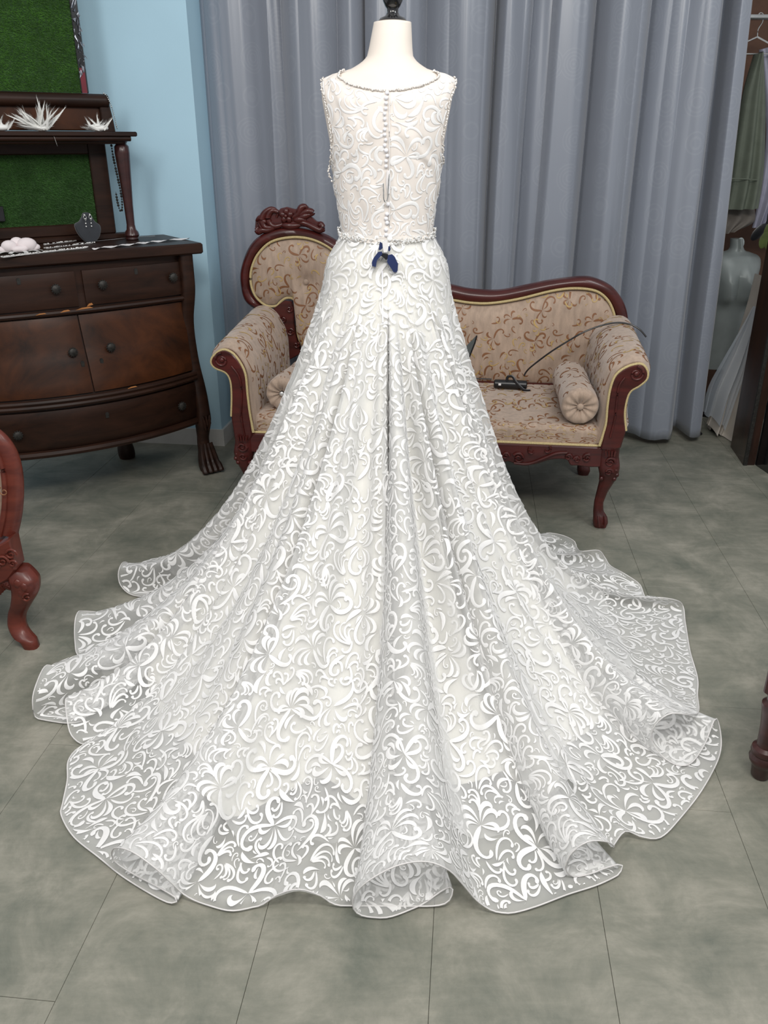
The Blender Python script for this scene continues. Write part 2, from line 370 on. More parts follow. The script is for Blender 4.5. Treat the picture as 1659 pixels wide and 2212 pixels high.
def curtain_mat():
    m, nt, b = nodes('curtain_satin'); tc = nt.nodes.new('ShaderNodeTexCoord')
    mp = nt.nodes.new('ShaderNodeMapping'); nt.links.new(tc.outputs['UV'], mp.inputs[0]); mp.inputs['Scale'].default_value = (1, 1, 1)
    # rings of a woven medallion, one per Voronoi cell of a nearly regular layout
    vo = N(nt, 'ShaderNodeTexVoronoi', i_Scale=6.5, i_Randomness=0.35); nt.links.new(mp.outputs[0], vo.inputs['Vector'])
    mul = N(nt, 'ShaderNodeMath', operation='MULTIPLY', i_1=70.0); nt.links.new(vo.outputs['Distance'], mul.inputs[0])
    sn = N(nt, 'ShaderNodeMath', operation='SINE'); nt.links.new(mul.outputs[0], sn.inputs[0])
    n = N(nt, 'ShaderNodeTexNoise', i_Scale=30.0, i_Detail=4.0, i_Distortion=4.0); nt.links.new(mp.outputs[0], n.inputs[0])
    md = N(nt, 'ShaderNodeMath', operation='MULTIPLY'); nt.links.new(sn.outputs[0], md.inputs[0]); nt.links.new(n.outputs[0], md.inputs[1])
    lt = N(nt, 'ShaderNodeMath', operation='LESS_THAN', i_1=0.42); nt.links.new(vo.outputs['Distance'], lt.inputs[0])
    pat = N(nt, 'ShaderNodeMath', operation='MULTIPLY'); nt.links.new(md.outputs[0], pat.inputs[0]); nt.links.new(lt.outputs[0], pat.inputs[1])
    col = ramp(nt, pat.outputs[0], [(0.0, (0.250, 0.273, 0.323)), (0.35, (0.266, 0.289, 0.338))])
    nt.links.new(col, b.inputs['Base Color'])
    rr = N(nt, 'ShaderNodeMapRange', i_1=0.0, i_2=0.4, i_3=0.31, i_4=0.345); nt.links.new(pat.outputs[0], rr.inputs[0]); nt.links.new(rr.outputs[0], b.inputs['Roughness'])
    b.inputs['Sheen Weight'].default_value = 0.3; b.inputs['Specular IOR Level'].default_value = 0.7
    return m
M['curtain'] = curtain_mat()
#@@SETTING
# ------------------------------------------------------------------ the setting
# floor of staggered vinyl tiles, each its own piece
fl = struct(MB().box(-3.2, 3.2, -0.3, 5.2, -0.03, -0.004).build('floor', M['grout'], smooth=False))
TW, TL, RA = 0.3316, 0.66, math.radians(-5.7)
tile0 = MB().box(-TW/2+0.0004, TW/2-0.0004, -TL/2+0.0004, TL/2-0.0004, -0.004, 0.0, 0.0005)
tm = None; ca, sa = math.cos(RA), math.sin(RA)
for i in range(-9, 10):
    xc = -0.018+TW*(i+0.5); off = (0.925, 1.245+0.27, 0.59)[i % 3]
    for j in range(-1, 7):
        yc = off+TL*(j-0.5); X = xc*ca-yc*sa; Y = xc*sa+yc*ca
        if not (-2.6 < X < 2.6 and 0.4 < Y < 4.95) or abs(X) > 0.62*Y+0.75: continue
        if tm is None: t = tile0.build('tile', M['tile'], fl, smooth=False); tm = t.data
        else: t = bpy.data.objects.new('tile', tm); C.objects.link(t); t.parent = fl
        t.location = (X, Y, 0); t.rotation_euler = (0, 0, RA)
struct(MB().box(-0.80, 3.0, 4.90, 4.96, 0, 2.7).build('wall_back', M['brown_wall'], smooth=False))
# blue wall with its short return
wl = MB(); A = np.array((-0.808, 3.932)); dL = np.array((-1, 0.13)); dL /= np.linalg.norm(dL); nb = np.array((dL[1], -dL[0]))*-1
nb = np.array((0.13, 1.0)); nb /= np.linalg.norm(nb)
def slab(mb, a, b, th, z0, z1):
    q = [a, b, b+nb*th, a+nb*th]; mb.add([(p[0], p[1], z) for z in (z0, z1) for p in q], [(0, 3, 2, 1), (4, 5, 6, 7), (0, 1, 5, 4), (1, 2, 6, 5), (2, 3, 7, 6), (3, 0, 4, 7)])
slab(wl, A, A+dL*2.4, 0.26, 0, 2.7)
struct(fix_normals(wl.build('wall_left', M['blue_wall'], smooth=False)))
bb = MB(); slab(bb, A-nb*0.012+(-dL)*0.012, A+dL*2.3-nb*0.012, 0.012, 0, 0.085); 
struct(fix_normals(bb.build('baseboard_left', M['baseboard'], smooth=False)))
b2 = MB(); a2 = A-dL*0.0; slab(b2, a2-dL*0.012, a2, 0.26, 0, 0.085); struct(fix_normals(b2.build('baseboard_corner', M['baseboard'], smooth=False)))
#@@DRESS
# ------------------------------------------------------------------ the dress and the form that wears it
CY = 2.5
TZ = [0.98, 1.04, 1.10, 1.155, 1.20, 1.28, 1.35, 1.41, 1.49, 1.53, 1.548, 1.560, 1.567, 1.573, 1.583, 1.594, 1.604, 1.625, 1.655, 1.685]
TWD = [.178, .165, .147, .124, .131, .143, .150, .160, .174, .180, .177, .156, .126, .104, .085, .070, .062, .058, .054, .050]
TDP = [.125, .118, .105, .095, .093, .100, .105, .110, .105, .090, .080, .074, .072, .070, .067, .065, .063, .060, .056, .050]
def torso(al, z, off=0.0):
    """al: angle from the middle of the back (towards the camera), + to the right"""
    z = np.asarray(z, float); wd = np.interp(z, TZ, TWD)+off; dp = np.interp(z, TZ, TDP)+off
    cx = 0.008+np.clip(z-1.5, 0, 0.2)*0.08
    yc = CY+np.clip(z-1.5, 0, 0.2)*0.25
    return np.stack([cx+wd*np.sin(al), yc-dp*np.cos(al)*(np.abs(np.cos(al))+1e-6)**0.0, z+0*al], -1)
form = thing('dress_form', 'white fabric dress form with a black turned cap, wearing the lace wedding dress', 'mannequin', (0.008, CY, 0))
def under(root, mb, name, mat, **k):
    """build world-space mesh data as a child of root"""
    o = mb.build(name, mat, None, **k); inv = Matrix.LocRotScale(root.location, root.rotation_euler, None).inverted()
    o.data.transform(inv); o.parent = root; return o
zz = np.concatenate([np.linspace(0.98, 1.52, 28), np.linspace(1.53, 1.685, 26)])
al = np.linspace(0, 2*PI, 65)[:-1]
G = torso(al[:, None]+0*zz[None, :], zz[None, :]+0*al[:, None])
tb = MB().grid(G, closeu=True); k = len(zz); n0 = len(al)
tb.v.append((0.022, CY+.045, 1.694)); tb.f += [(i*k+k-1, ((i+1) % n0)*k+k-1, n0*k) for i in range(n0)]
tb.f.append(tuple(i*k for i in range(n0)))
under(form, tb, 'torso', M['skin_white'], angle=70)
nc = (0.023, CY+.047, 1.686)
cp = MB().lathe([(0.034, 0.0), (0.037, .004), (0.033, .009), (0.020, .014), (.015, .022), (.015, .030), (.020, .036), (.026, .048), (.0285, .062), (.026, .078), (.018, .092), (.006, .10), (.001, .101)], nc, 28)
under(form, cp, 'neck_cap', M['black_gloss'])
under(form, MB().ball((0.012, CY-0.005, 1.668), 0.0026, 8, 5), 'pin', M['black'])
under(form, MB().lathe([(.018, 0.03), (.018, 0.99)], (0.008, CY, 0), 16), 'pole', M['black'])
under(form, MB().lathe([(.17, 0.0), (.17, .012), (.14, .022), (.03, .04), (.02, .06)], (0.008, CY, 0), 28), 'base', M['black'])

dress = thing('wedding_dress', 'white lace wedding dress with long scrolled train spread over the floor', 'dress', (0.008, CY, 0))
HEM = [(420,1195,0),(300,1222,0),(272,1217,.06),(262,1226,.08),(257,1246,.055),(263,1270,.02),(290,1290,0),(360,1299,0),(430,1305,0),
 (340,1318,0),(240,1326,.005),(185,1324,.04),(170,1326,.06),(163,1350,.05),(163,1392,.015),(170,1420,0),(210,1438,0),(300,1445,0),
 (190,1450,.01),(125,1445,.06),(100,1444,.085),(78,1490,.08),(72,1525,.045),(80,1556,0),(112,1562,0),(150,1566,0),(185,1558,0),
 (160,1520,.03),(144,1513,.055),(147,1560,.035),(156,1593,.01),(182,1612,0),(212,1600,0),(250,1588,0),(215,1598,0),(170,1620,.005),(148,1648,.0),
 (146,1690,0),(136,1740,0),(133,1765,0),(160,1812,0),(215,1857,0),(262,1895,0),(320,1932,0),(365,1955,0),(384,1948,.01),(350,1925,.012),(285,1890,.015),
 (247,1862,.04),(248,1836,.08),(285,1842,.105),(335,1877,.085),(372,1912,.045),(400,1938,.01),(440,1957,0),(500,1972,0),(560,1962,0),(600,1937,.03),(645,1925,.05),
 (690,1938,.03),(735,1961,0),(850,1962,0),(930,1962,0),(967,1953,.008),(978,1925,.035),(960,1925,.02),(905,1962,.0),(840,1986,0),(790,1985,.0),(764,1968,.02),
 (768,1935,.06),(800,1903,.10),(860,1872,.13),(920,1864,.13),(968,1882,.11),(1000,1915,.07),(1030,1950,.025),(1068,1974,0),(1105,1977,0),(1160,1962,0),
 (1225,1937,0),(1290,1916,0),(1334,1895,0),(1342,1872,.02),(1312,1878,.02),(1275,1892,.012),(1238,1898,.01),(1221,1880,.04),(1232,1848,.08),(1268,1822,.11),
 (1308,1822,.095),(1325,1832,.06),(1325,1830,.02),(1350,1800,.02),(1385,1812,.005),(1427,1813,0),(1470,1770,0),(1516,1710,0),(1550,1646,0),(1557,1600,.015),(1545,1556,.06),
 (1522,1610,.03),(1495,1650,.01),(1468,1658,.008),(1435,1642,.01),(1409,1608,.04),(1412,1574,.09),(1445,1546,.13),(1488,1548,.11),(1508,1541,.05),(1506,1505,.005),
 (1506,1468,0),(1490,1410,0),(1480,1350,0),(1475,1313,.02),(1460,1300,.05),(1420,1294,.05),(1398,1298,.01),(1390,1286,0),(1380,1264,.01),(1346,1241,.03),(1318,1225,.01),
 (1306,1207,.02),(1292,1192,.05),(1256,1194,.05),(1246,1186,.01),(1240,1172,.02),(1216,1160,.05),(1184,1154,.04),(1170,1158,.01),(1150,1148,.03),(1123,1150,.03)]
hp = [at_z(*p) for p in HEM]
hp += [np.array(p) for p in ((.38, 2.97, 0), (.2, 2.93, .03), (.05, 2.98, 0), (-.12, 2.93, .03), (-.28, 2.95, 0), (-.42, 2.86, .03), (-.55, 2.82, 0), (-.62, 2.72, .02))]
hc = spline(hp, 10, True)
def resample(P, n):
    Q = np.vstack([P, P[:1]]); d = np.r_[0, np.cumsum(np.linalg.norm(np.diff(Q, axis=0), axis=1))]
    t = np.linspace(0, d[-1], n+1)[:-1]; return np.stack([np.interp(t, d, Q[:, i]) for i in range(3)], 1), d[-1]
NT = 1600
hc, HL = resample(hc, NT); hc[:, 2] = np.maximum(hc[:, 2], 0.0)
def smooth_c(A, sig):
    n = len(A); k = np.arange(n); k = np.minimum(k, n-k); g = np.exp(-0.5*(k/sig)**2); g /= g.sum()
    return np.real(np.fft.ifft(np.fft.fft(A, axis=0)*np.fft.fft(g)[:, None], axis=0))
Hs = smooth_c(hc, 0.13/HL*NT); Hs[:, 2] = 0
# push the smooth base out a little so that its flats meet the traced hem
ctr = np.array((0.008, CY, 0.0))
thb = np.unwrap(np.arctan2(Hs[:, 0]-ctr[0], -(Hs[:, 1]-ctr[1])))
Rh = np.linalg.norm((Hs-ctr)[:, :2], axis=1)
# the cloth above the floor keeps one steady order round the body, only the hem doubles back
lin = np.arange(NT)/NT*(2*PI)*(1 if thb[-1] > thb[0] else -1); dev = smooth_c((thb-lin)[:, None], 0.16/HL*NT)[:, 0]
thm = lin+dev; sg0 = 1 if thb[-1] > thb[0] else -1; dth = np.maximum(np.diff(thm*sg0, append=(thm[0]*sg0+2*PI)), 2*PI/NT*0.15); dth *= 2*PI/dth.sum()
thm = (thm[0]*sg0+np.r_[0, np.cumsum(dth)[:-1]])*sg0; thm += ((thb-thm).mean()); thb = thm
Hs = ctr+np.stack([np.sin(thb)*Rh, -np.cos(thb)*Rh, 0*thb], 1); D = hc-Hs
er = np.stack([np.sin(thb), -np.cos(thb), 0*thb], 1); et = np.stack([np.cos(thb), np.sin(thb), 0*thb], 1)
sgn = 1.0 if thb[-1] > thb[0] else -1.0
Dr, Dt, Dz = (D*er).sum(1), (D*et).sum(1), D[:, 2]
NV = 240
ww, wdp = 0.130, 0.099
rw = 1/np.sqrt((np.sin(thb)/ww)**2+(np.cos(thb)/wdp)**2)
rhip = rw+0.050
# meridian profile, resampled by length
uu = np.linspace(0, 1, 400)
GB = np.zeros((NT, NV, 3)); LEN = np.zeros(NT)
asym = np.exp(-((((thb-1.45+PI) % (2*PI))-PI)/0.75)**2)
back = np.exp(-((((thb+PI) % (2*PI))-PI)/0.9)**2)
for i in range(NT):
    # waist to hip, then the long flare
    a = np.linspace(0, 1, 60); r1 = rw[i]+(rhip[i]-rw[i])*(a*a*(3-2*a))**0.8; h1 = 1.165-(1.165-1.05)*a
    x = uu**1.15; q = 0.92+0.10*back[i]; nn = 2.05+1.05*asym[i]
    r2 = rhip[i]+(Rh[i]-rhip[i])*x; h2 = 1.05*(1-x**q)**nn
    r = np.r_[r1, r2[1:]]; h = np.r_[h1, h2[1:]]
    kk = np.hanning(31); kk /= kk.sum(); rp = np.pad(r, 15, mode='reflect', reflect_type='odd'); hq = np.pad(h, 15, mode='reflect', reflect_type='odd')
    r = np.convolve(rp, kk, 'valid'); h = np.convolve(hq, kk, 'valid')
    d = np.r_[0, np.cumsum(np.hypot(np.diff(r), np.diff(h)))]; LEN[i] = d[-1]
    t = np.linspace(0, d[-1], NV); rr = np.interp(t, d, r); hh = np.interp(t, d, h)
    GB[i, :, :] = ctr+er[i]*rr[:, None]; GB[i, :, 2] = hh
v = np.linspace(0, 1, NV)[None, :, None]; v2 = v[..., 0]
dt_ = (np.roll(GB, -1, 0)-np.roll(GB, 1, 0)); dv_ = np.gradient(GB, axis=1)
NB = np.cross(dt_, dv_); NB /= np.linalg.norm(NB, axis=2)[..., None]+1e-12
if (NB[:, 60, :]*er).sum(1).mean() < 0: NB = -NB
# shallow hip pleats, and broad folds on the flare
s_ = np.arange(NT)/NT*HL
pl = vnoise(s_/0.075, 3)*0.007+vnoise(s_/0.17, 5)*0.042
envp = np.clip((v2-0.10)/0.25, 0, 1)*np.clip((1.0-v2)/0.35, 0.25, 1)
disp = pl[:, None]*envp + Dz[:, None]*(np.clip((v2-0.12)/0.88, 0, 1)**0.95)
rip = vnoise((s_[:, None]+0.6*v2)/0.055, 9)*vnoise(v2*9+s_[:, None]*0.7, 12)*0.006*np.clip((v2-0.55)/0.3, 0, 1)
Gd = GB + et[:, None, :]*(Dt[:, None]*np.clip((v2-0.2)/0.8, 0, 1)**2.0)[..., None] + er[:, None, :]*(Dr[:, None]*v2**7)[..., None] + NB*(disp+np.abs(rip))[..., None]
Gd[..., 2] = np.where(Gd[..., 2] < 0.02, 0.006+0.014*np.exp((np.minimum(Gd[..., 2], 0.02)-0.02)/0.014), Gd[..., 2])
Gd[:, -1, 2] = np.maximum(hc[:, 2], 0)+0.006
SK = Surf(np.concatenate([Gd, Gd[:1]], 0))
if (SK.N[:-1, 60]*er).sum(1).mean() < 0: SK.N = -SK.N
def sub(mb, name, mat, **k): return under(dress, mb, name, mat, **k)
st = 2
Gt = np.concatenate([SK.G[::st, :-1:2], SK.G[::st, -1:]], 1)
sub(MB().grid(Gt), 'tulle_skirt', M['tulle'], angle=None)
# opaque lining stops short of the hem
iend = np.clip(0.80+0.04*vnoise(s_/0.30, 21)+0.05*np.cos(thb), 0.5, 0.9)
vg = np.linspace(0.0, 1.0, 110); nn6 = NT//2; ui = np.linspace(0, 1, nn6+1)
def under_layer(e0, drop, win, amp, zlo):
    k6 = int(win/HL*NT); dm = disp.copy()
    for q6 in range(1, k6, 4): dm = np.minimum(dm, np.minimum(np.roll(disp, q6, 0), np.roll(disp, -q6, 0)))
    dm = smooth_c(dm, 0.02/HL*NT)
    GU = GB+NB*(dm*amp-drop)[..., None]; GU[..., 2] = np.maximum(GU[..., 2], zlo); sf = Surf(np.concatenate([GU, GU[:1]], 0))
    U = np.repeat(ui[:, None], len(vg), 1); V = vg[None, :]*np.interp(ui, np.arange(NT)/NT, e0)[:, None]
    P = sf.at(U, V, 0*V); return P
sub(MB().grid(under_layer(iend, 0.007, 0.06, 0.85, 0.0022)), 'lining', M['lining'], angle=None)
e2_ = np.clip(0.87+0.03*vnoise(s_/0.22, 40)+0.03*np.cos(thb), 0.5, 0.95)
sub(MB().grid(under_layer(e2_, 0.0035, 0.03, 0.95, 0.0036)[:, 20:]), 'under_tulle', M['tulle'], angle=None)
# cord along the hem
cord = np.concatenate([Gd[:, -1], Gd[:1, -1]], 0)[::2]
sub(MB().tube(cord, 0.0016, 6), 'hem_cord', M['corded_hem'], angle=None)
# scrolled embroidery over the tulle
TT = 0.64
LT = make_tile(TT, 5, 16, 9000, 1.08, gap=0.0007, res=0.0013)
print('strokes per tile', len(LT))
def lay_world(root, *a, **k):
    o = lay(*a, **k); o.data.transform(Matrix.LocRotScale(root.location, root.rotation_euler, None).inverted()); o.parent = root; return o
un = np.linspace(0, 1, NT+1); LENc = np.r_[LEN, LEN[:1]]; LM = LEN.mean()
ib = int(np.argmin(np.abs((thb+PI) % (2*PI)-PI)))
def row_arc(vr):
    k7 = int(vr*(NV-1)); P = np.concatenate([Gd[:, k7], Gd[:1, k7]], 0); return np.r_[0, np.cumsum(np.linalg.norm(np.diff(P, axis=0), axis=1))]
ARCS = [row_arc(v7) for v7 in (0.04, 0.15, 0.27, 0.40, 0.54, 0.70, 0.85, 1.0)]
for z7, (va, vb) in enumerate(((0.04, 0.15), (0.15, 0.27), (0.27, 0.40), (0.40, 0.54), (0.54, 0.70), (0.70, 1.0))):
    A0, A1 = ARCS[z7], row_arc(vb); am = 0.5*(A0/A0[-1]+A1/A1[-1]) if z7 < 5 else A1/A1[-1]*0.7+A0/A0[-1]*0.3
    c0, c1 = A0[-1], A1[-1]; s0, s1 = va*LM, vb*LM; PHz = (c1-c0)/(s1-s0); R0 = c0/PHz-s0; phz = am*PHz; ph0 = phz[ib]
    def make_chart(sheet):
        def f(X, Y):
            rho = np.hypot(X, Y); ph = np.arctan2(X, Y)+ph0+2*PI*sheet; u = np.interp(ph, phz, un); L = np.interp(u, un, LENc); vv = (rho-R0)/L
            vm = vv[:, 8, 1] if vv.ndim == 3 else vv; lo, hi = (va if z7 else -1), (vb if z7 < 5 else 2)
            inz = ((vm >= lo) & (vm < hi))[:, None, None]
            return u, vv, (ph > 0) & (ph < PHz) & (vv > 0.0) & (vv < 0.997) & inz
        return f
    RA_, RB_ = R0+0.8*va*LEN.min(), R0+vb*LEN.max()
    ST = spread(LT, TT, -RB_-.1, RB_+.1, -RB_-.1, RB_+.1); rr_ = np.hypot(ST[:, 8, 1, 0], ST[:, 8, 1, 1]); ST = ST[(rr_ < RB_) & (rr_ > RA_-.02)]
    print('zone', z7, 'sector', round(PHz, 2), 'R0', round(R0, 2), 'strokes', len(ST))
    for sheet in (-2, -1, 0, 1, 2):
        if (sheet-0.5)*2*PI+ph0 > PHz or (sheet+0.5)*2*PI+ph0 < 0: continue
        lay_world(dress, 'scroll_embroidery', ST, make_chart(sheet), SK, M['satin'], None, off=0.0009+0.0001*z7, rise=0.0009)

# bodice: back and front panels over the form
NOFF = 0.006
def ztop(s, front):
    a = np.abs(s); neck = (1.515 if not front else 1.49)+ (0.050 if not front else 0.085)*(a/0.72)**2.2
    sh = 1.565-0.014*np.clip((a-0.72)/0.28, 0, 1)**1.5
    return np.where(a < 0.72, np.minimum(neck, 1.565), sh)
def alm(z):   # widest angle of the panel: full side seam below the armhole
    return np.interp(z, [1.15, 1.335, 1.355, 1.41, 1.50, 1.545, 1.58], [PI/2, PI/2, 1.30, 1.12, 1.15, 1.32, 1.36])
NA, NZ = 121, 90
panels = {}
for front in (False, True):
    s = np.linspace(-1, 1, NA)[:, None]; b = np.linspace(0, 1, NZ)[None, :]
    zt = ztop(s, front); z = 1.150+b*(zt-1.150); a = s*alm(z)
    wr = 0.0022*vnoise(z*30+np.abs(s)*6, 31)*np.clip((1.5-z)*8, 0, 1)+0.002*vnoise(s*9+z*14, 33)
    P = torso(PI-a if front else a, z, NOFF); sfc = Surf(P)
    outw = P-np.array((0.008, CY, 0)); outw[..., 2] = 0
    if (sfc.N*outw).sum(-1).mean() < 0: sfc.N = -sfc.N
    P = P+sfc.N*wr[..., None]; S2 = Surf(P); 
    if (S2.N*outw).sum(-1).mean() < 0: S2.N = -S2.N
    panels[front] = S2
    sub(MB().grid(P), 'bodice_front' if front else 'bodice_back', M['bodice_lining'], angle=None)
ZR = 0.44
BT = make_tile(0.5, 9, 10, 6000, 1.0, gap=0.0007, res=0.0013)
SB = spread(BT, 0.5, -0.3, 0.3, 1.1, 1.7)
def chart_bod(front):
    def f(X, Y):
        a = X/0.150; z = Y; am = alm(z); s = a/am; zt = ztop(s, front); bb = (z-1.150)/(zt-1.150)
        return (s+1)/2, bb, (np.abs(s) < 0.985) & (bb > 0.01) & (bb < 0.985) & ((np.abs(X) > 0.006) | front)
    return f
lay_world(dress, 'bodice_embroidery', SB, chart_bod(False), panels[False], M['satin'], None, off=0.0009, rise=0.0010)
lay_world(dress, 'bodice_embroidery', SB, chart_bod(True), panels[True], M['satin'], None, off=0.0009, rise=0.0010)
# net over the bodice, fainter than on the skirt
def bead_run(pts, n, r, jit, seed, extra=0):
    r_ = random.Random(seed); d = np.r_[0, np.cumsum(np.linalg.norm(np.diff(pts, axis=0), axis=1))]; mb = MB()
    for k in range(n):
        t = d[-1]*k/(n-1); p = [np.interp(t, d, pts[:, i])+r_.uniform(-jit, jit) for i in range(3)]
        mb.ball(p, r*r_.uniform(.7, 1.2), 6, 4)
    return mb
pb = panels[False]
sub(bead_run(pb.G[16:105, -1]+pb.N[16:105, -1]*0.003, 150, 0.0028, 0.0014, 1), 'beaded_neckline', M['pearl_dull'], kind='stuff')
for side in (0, -1):
    e = pb.G[side, :]; e = e[e[:, 2] > 1.335]+np.array((-0.002 if side == 0 else 0.002, -0.004, 0))
    if side == 0: e = np.concatenate([np.array([[e[0, 0]+.004, e[0, 1]-.01, e[0, 2]-0.045], [e[0, 0]-.004, e[0, 1]-.012, e[0, 2]-0.02]]), e])
    sub(bead_run(e, 80, 0.0026, 0.0016, 5+side), 'armhole_beading', M['pearl_dull'], kind='stuff')
# rhinestone belt, low in the middle
aa = np.linspace(0, 2*PI, 121)
def belt(a, dz): return torso(a, 1.160-0.016*np.cos(a)+dz, NOFF+0.006)
mbt = MB(); bw = np.array([-0.006, -0.003, 0, 0.003, 0.006])
GBt = np.stack([belt(aa, d)*1.0 for d in bw], 1); mbt.grid(GBt)
sub(mbt, 'belt_band', M['bodice_lining'], angle=None)
rb = MB(); r_ = random.Random(3)
for k in range(620):
    a = r_.uniform(0, 2*PI); f = 0.55+0.45*abs(math.sin(a*7)); p = belt(np.array(a), r_.gauss(0, 0.0048*f)); p[1] -= 0.001
    q = p-np.array((0.008, CY, 0)); q[2] = 0; q /= np.linalg.norm(q)
    rb.ball(p+q*0.002, r_.choice((.0016, .0022, .0034)), 6, 4)
sub(rb, 'rhinestones', M['crystal'], kind='stuff')
# covered buttons down the back
def on_back(px, py, off):
    lo, hi = 2.1, 2.7
    for _ in range(40):
        mid = (lo+hi)/2; p = at_y(px, py, mid); z = min(max(p[2], 0.99), 1.68); a = np.arcsin(np.clip((p[0]-0.008)/np.interp(z, TZ, TWD), -1, 1))
        if p[1] < torso(a, z, NOFF)[1]: lo = mid
        else: hi = mid
    p = at_y(px, py, lo); p[1] -= off; return p
by = list(np.linspace(200, 359, 15))+list(np.linspace(441, 462, 2))+[472, 481, 496, 507]
for i, y in enumerate(by):
    x = 835+ (1.2 if i % 3 == 0 else -1.0)-(3 if 230 < y < 320 else 0)+(2 if 435 < y < 465 else 0)
    p = on_back(x, y, 0.004); sub(MB().ball(p, 0.0055 if y > 430 or i in (0, 1, 11) else 0.0046, 12, 8), 'button', M['button_white'])
# placket edge
pe = np.array([on_back(841, y, 0.0015) for y in range(200, 500, 12)]); sub(MB().tube(pe, 0.0016, 6), 'placket_edge', M['corded_hem'])
def on_skirt(px, py, off=0.004):
    r = ray(px, py); e = np.array((0, 0, EYE)); r = r/np.linalg.norm(r)
    V_ = SK.G[:, :120].reshape(-1, 3); d = V_-e; t = d@r; dist = np.linalg.norm(d-t[:, None]*r, axis=1)
    c = np.where(dist < 0.008, t, 99); return e+r*(c.min()-off)
zp = np.array([on_skirt(826+(y-600)*0.01, y, 0.002) for y in range(585, 705, 8)]); sub(MB().tube(zp, 0.0022, 6), 'zip_tape', M['button_white'])
# silver hook caught in the closure, and the navy clamp below the belt
hk = thing('curtain_hook', 'slim silver wire hook caught in the button closure of the lace bodice', 'hook', tuple(on_back(838, 400, 0.012)))
hpts = spline([on_back(x, y, o) for x, y, o in ((842, 366, .004), (840, 385, .010), (838.5, 410, .012), (837, 428, .014), (833, 436, .016), (829, 428, .018), (828.5, 410, .018), (828, 396, .016))], 6)
under(hk, MB().tube(hpts, 0.0016, 8), 'wire', M['steel'])
hpl = on_back(839, 400, .006); under(hk, MB().tube(np.array([on_back(839, y, .005) for y in (368, 385, 400, 418)]), [.0045, .006, .006, .004], 8, flat=0.4, up=(0, 1, 0)), 'plate', M['white_cloth'])
cl = thing('spring_clamp', 'navy blue plastic spring clamp gripping the back closure just below the rhinestone belt', 'clamp', tuple(on_back(834, 545, 0.03)))
CYp = on_back(834, 545, 0)[1]-0.030
def cp_(px, py, d=0.0): return at_y(px, py, CYp-d)
def plate(pts, d0, d1, name, mat):
    f = [cp_(x, y, d1) for x, y in pts]; bk = [cp_(x, y, d0) for x, y in pts]; n = len(f); mb = MB()
    mb.add(f+bk, [tuple(range(n)), tuple(range(2*n-1, n-1, -1))]+[(j, j+n, (j+1) % n+n, (j+1) % n) for j in range(n)])
    return fix_normals(under(cl, mb, name, mat, smooth=False))
plate([(817, 544), (825, 543), (826, 549), (820, 556), (814, 563), (812, 577), (804, 575), (803, 567), (807, 557)], 0.0, 0.022, 'handle', M['navy'])
plate([(838, 551), (847, 549), (853, 555), (858, 566), (860, 570), (859, 584), (857, 588), (850, 588), (845, 580), (836, 566)], 0.002, 0.026, 'handle', M['navy'])
plate([(823, 546), (838, 549), (840, 556), (834, 562), (828, 556), (822, 552)], -0.004, 0.012, 'spring', M['black'])
plate([(821, 522), (826, 526), (827, 536), (822, 540), (818, 540), (819, 530)], -0.01, 0.008, 'jaw', M['navy'])
plate([(838, 533), (842, 531), (844, 538), (842, 543), (839, 542)], -0.01, 0.008, 'jaw', M['navy'])
plate([(826, 520), (837, 520), (839, 535), (836, 545), (829, 545), (827, 534)], -0.006, 0.010, 'gathered_cloth', M['white_cloth'])
#@@CURTAINS
# ------------------------------------------------------------------ curtains
def curtain(name, label, X0, X1, Y0, Y1, folds, seed, zb, zt=2.45, flare=0.0):
    """X0, X1: floor-plan ends; folds: list of (fraction, depth) read across the cloth"""
    nx, nz = 420, 50; fx = np.array([f[0] for f in folds]); fd = np.array([f[1] for f in folds])
    u = np.linspace(0, 1, nx); z = np.linspace(0, 1, nz); G = np.zeros((nx, nz, 3))
    for j, t in enumerate(z):
        uu_ = u+0.006*vnoise(t*3+u*5, seed)
        k = np.clip(np.searchsorted(fx, uu_, 'right')-1, 0, len(fx)-2); f = np.clip((uu_-fx[k])/(fx[k+1]-fx[k]), 0, 1); f = np.where(fd[k] < fd[k+1], np.sin(f*PI/2)**0.9, 1-np.sin((1-f)*PI/2)**0.9)
        d = fd[k]*(1-f)+fd[k+1]*f+0.001*vnoise(u*38+t*1.2, seed+1)+0.003*vnoise(u*15+t*2.0, seed+2)*(0.4+t)
        G[:, j, 0] = X0+(X1-X0)*u+0.006*np.sin(uu_*25+seed)*(1-t)
        G[:, j, 0] += flare*(1-t)*np.clip(u, 0, 1)**3
        G[:, j, 1] = Y0+(Y1-Y0)*u-2.7*d; G[:, j, 2] = zb+0.012*vnoise(u*20, seed+4)*(1-t)+(zt-zb)*t
    mb = MB().grid(G); o = mb.build(name, M['curtain'], None, angle=None)
    uv = o.data.uv_layers.new(name='cloth'); arc = np.r_[0, np.cumsum(np.hypot(np.diff(G[:, 0, 0]), np.diff(G[:, 0, 1])))]
    li = np.zeros(len(o.data.loops), np.int32); o.data.loops.foreach_get('vertex_index', li)
    co = np.stack([arc[li//nz], G.reshape(-1, 3)[li, 2]], 1); uv.data.foreach_set('uv', co.astype(np.float32).reshape(-1))
    md = o.modifiers.new('cloth thickness', 'SOLIDIFY'); md.thickness = 0.002
    tag(o, label, 'curtain', None); return o
CYB = 4.17
def cx_(px, py=350): return at_y(px, py, CYB-0.03)[0]
def folds(pxs, x0, x1): return [(-0.2, pxs[0][1])]+[((cx_(p)-x0)/(x1-x0), d) for p, d in pxs]+[(1.2, pxs[-1][1])]
xa, xb, xc_, xd = cx_(436), cx_(800), cx_(1170), cx_(1534)
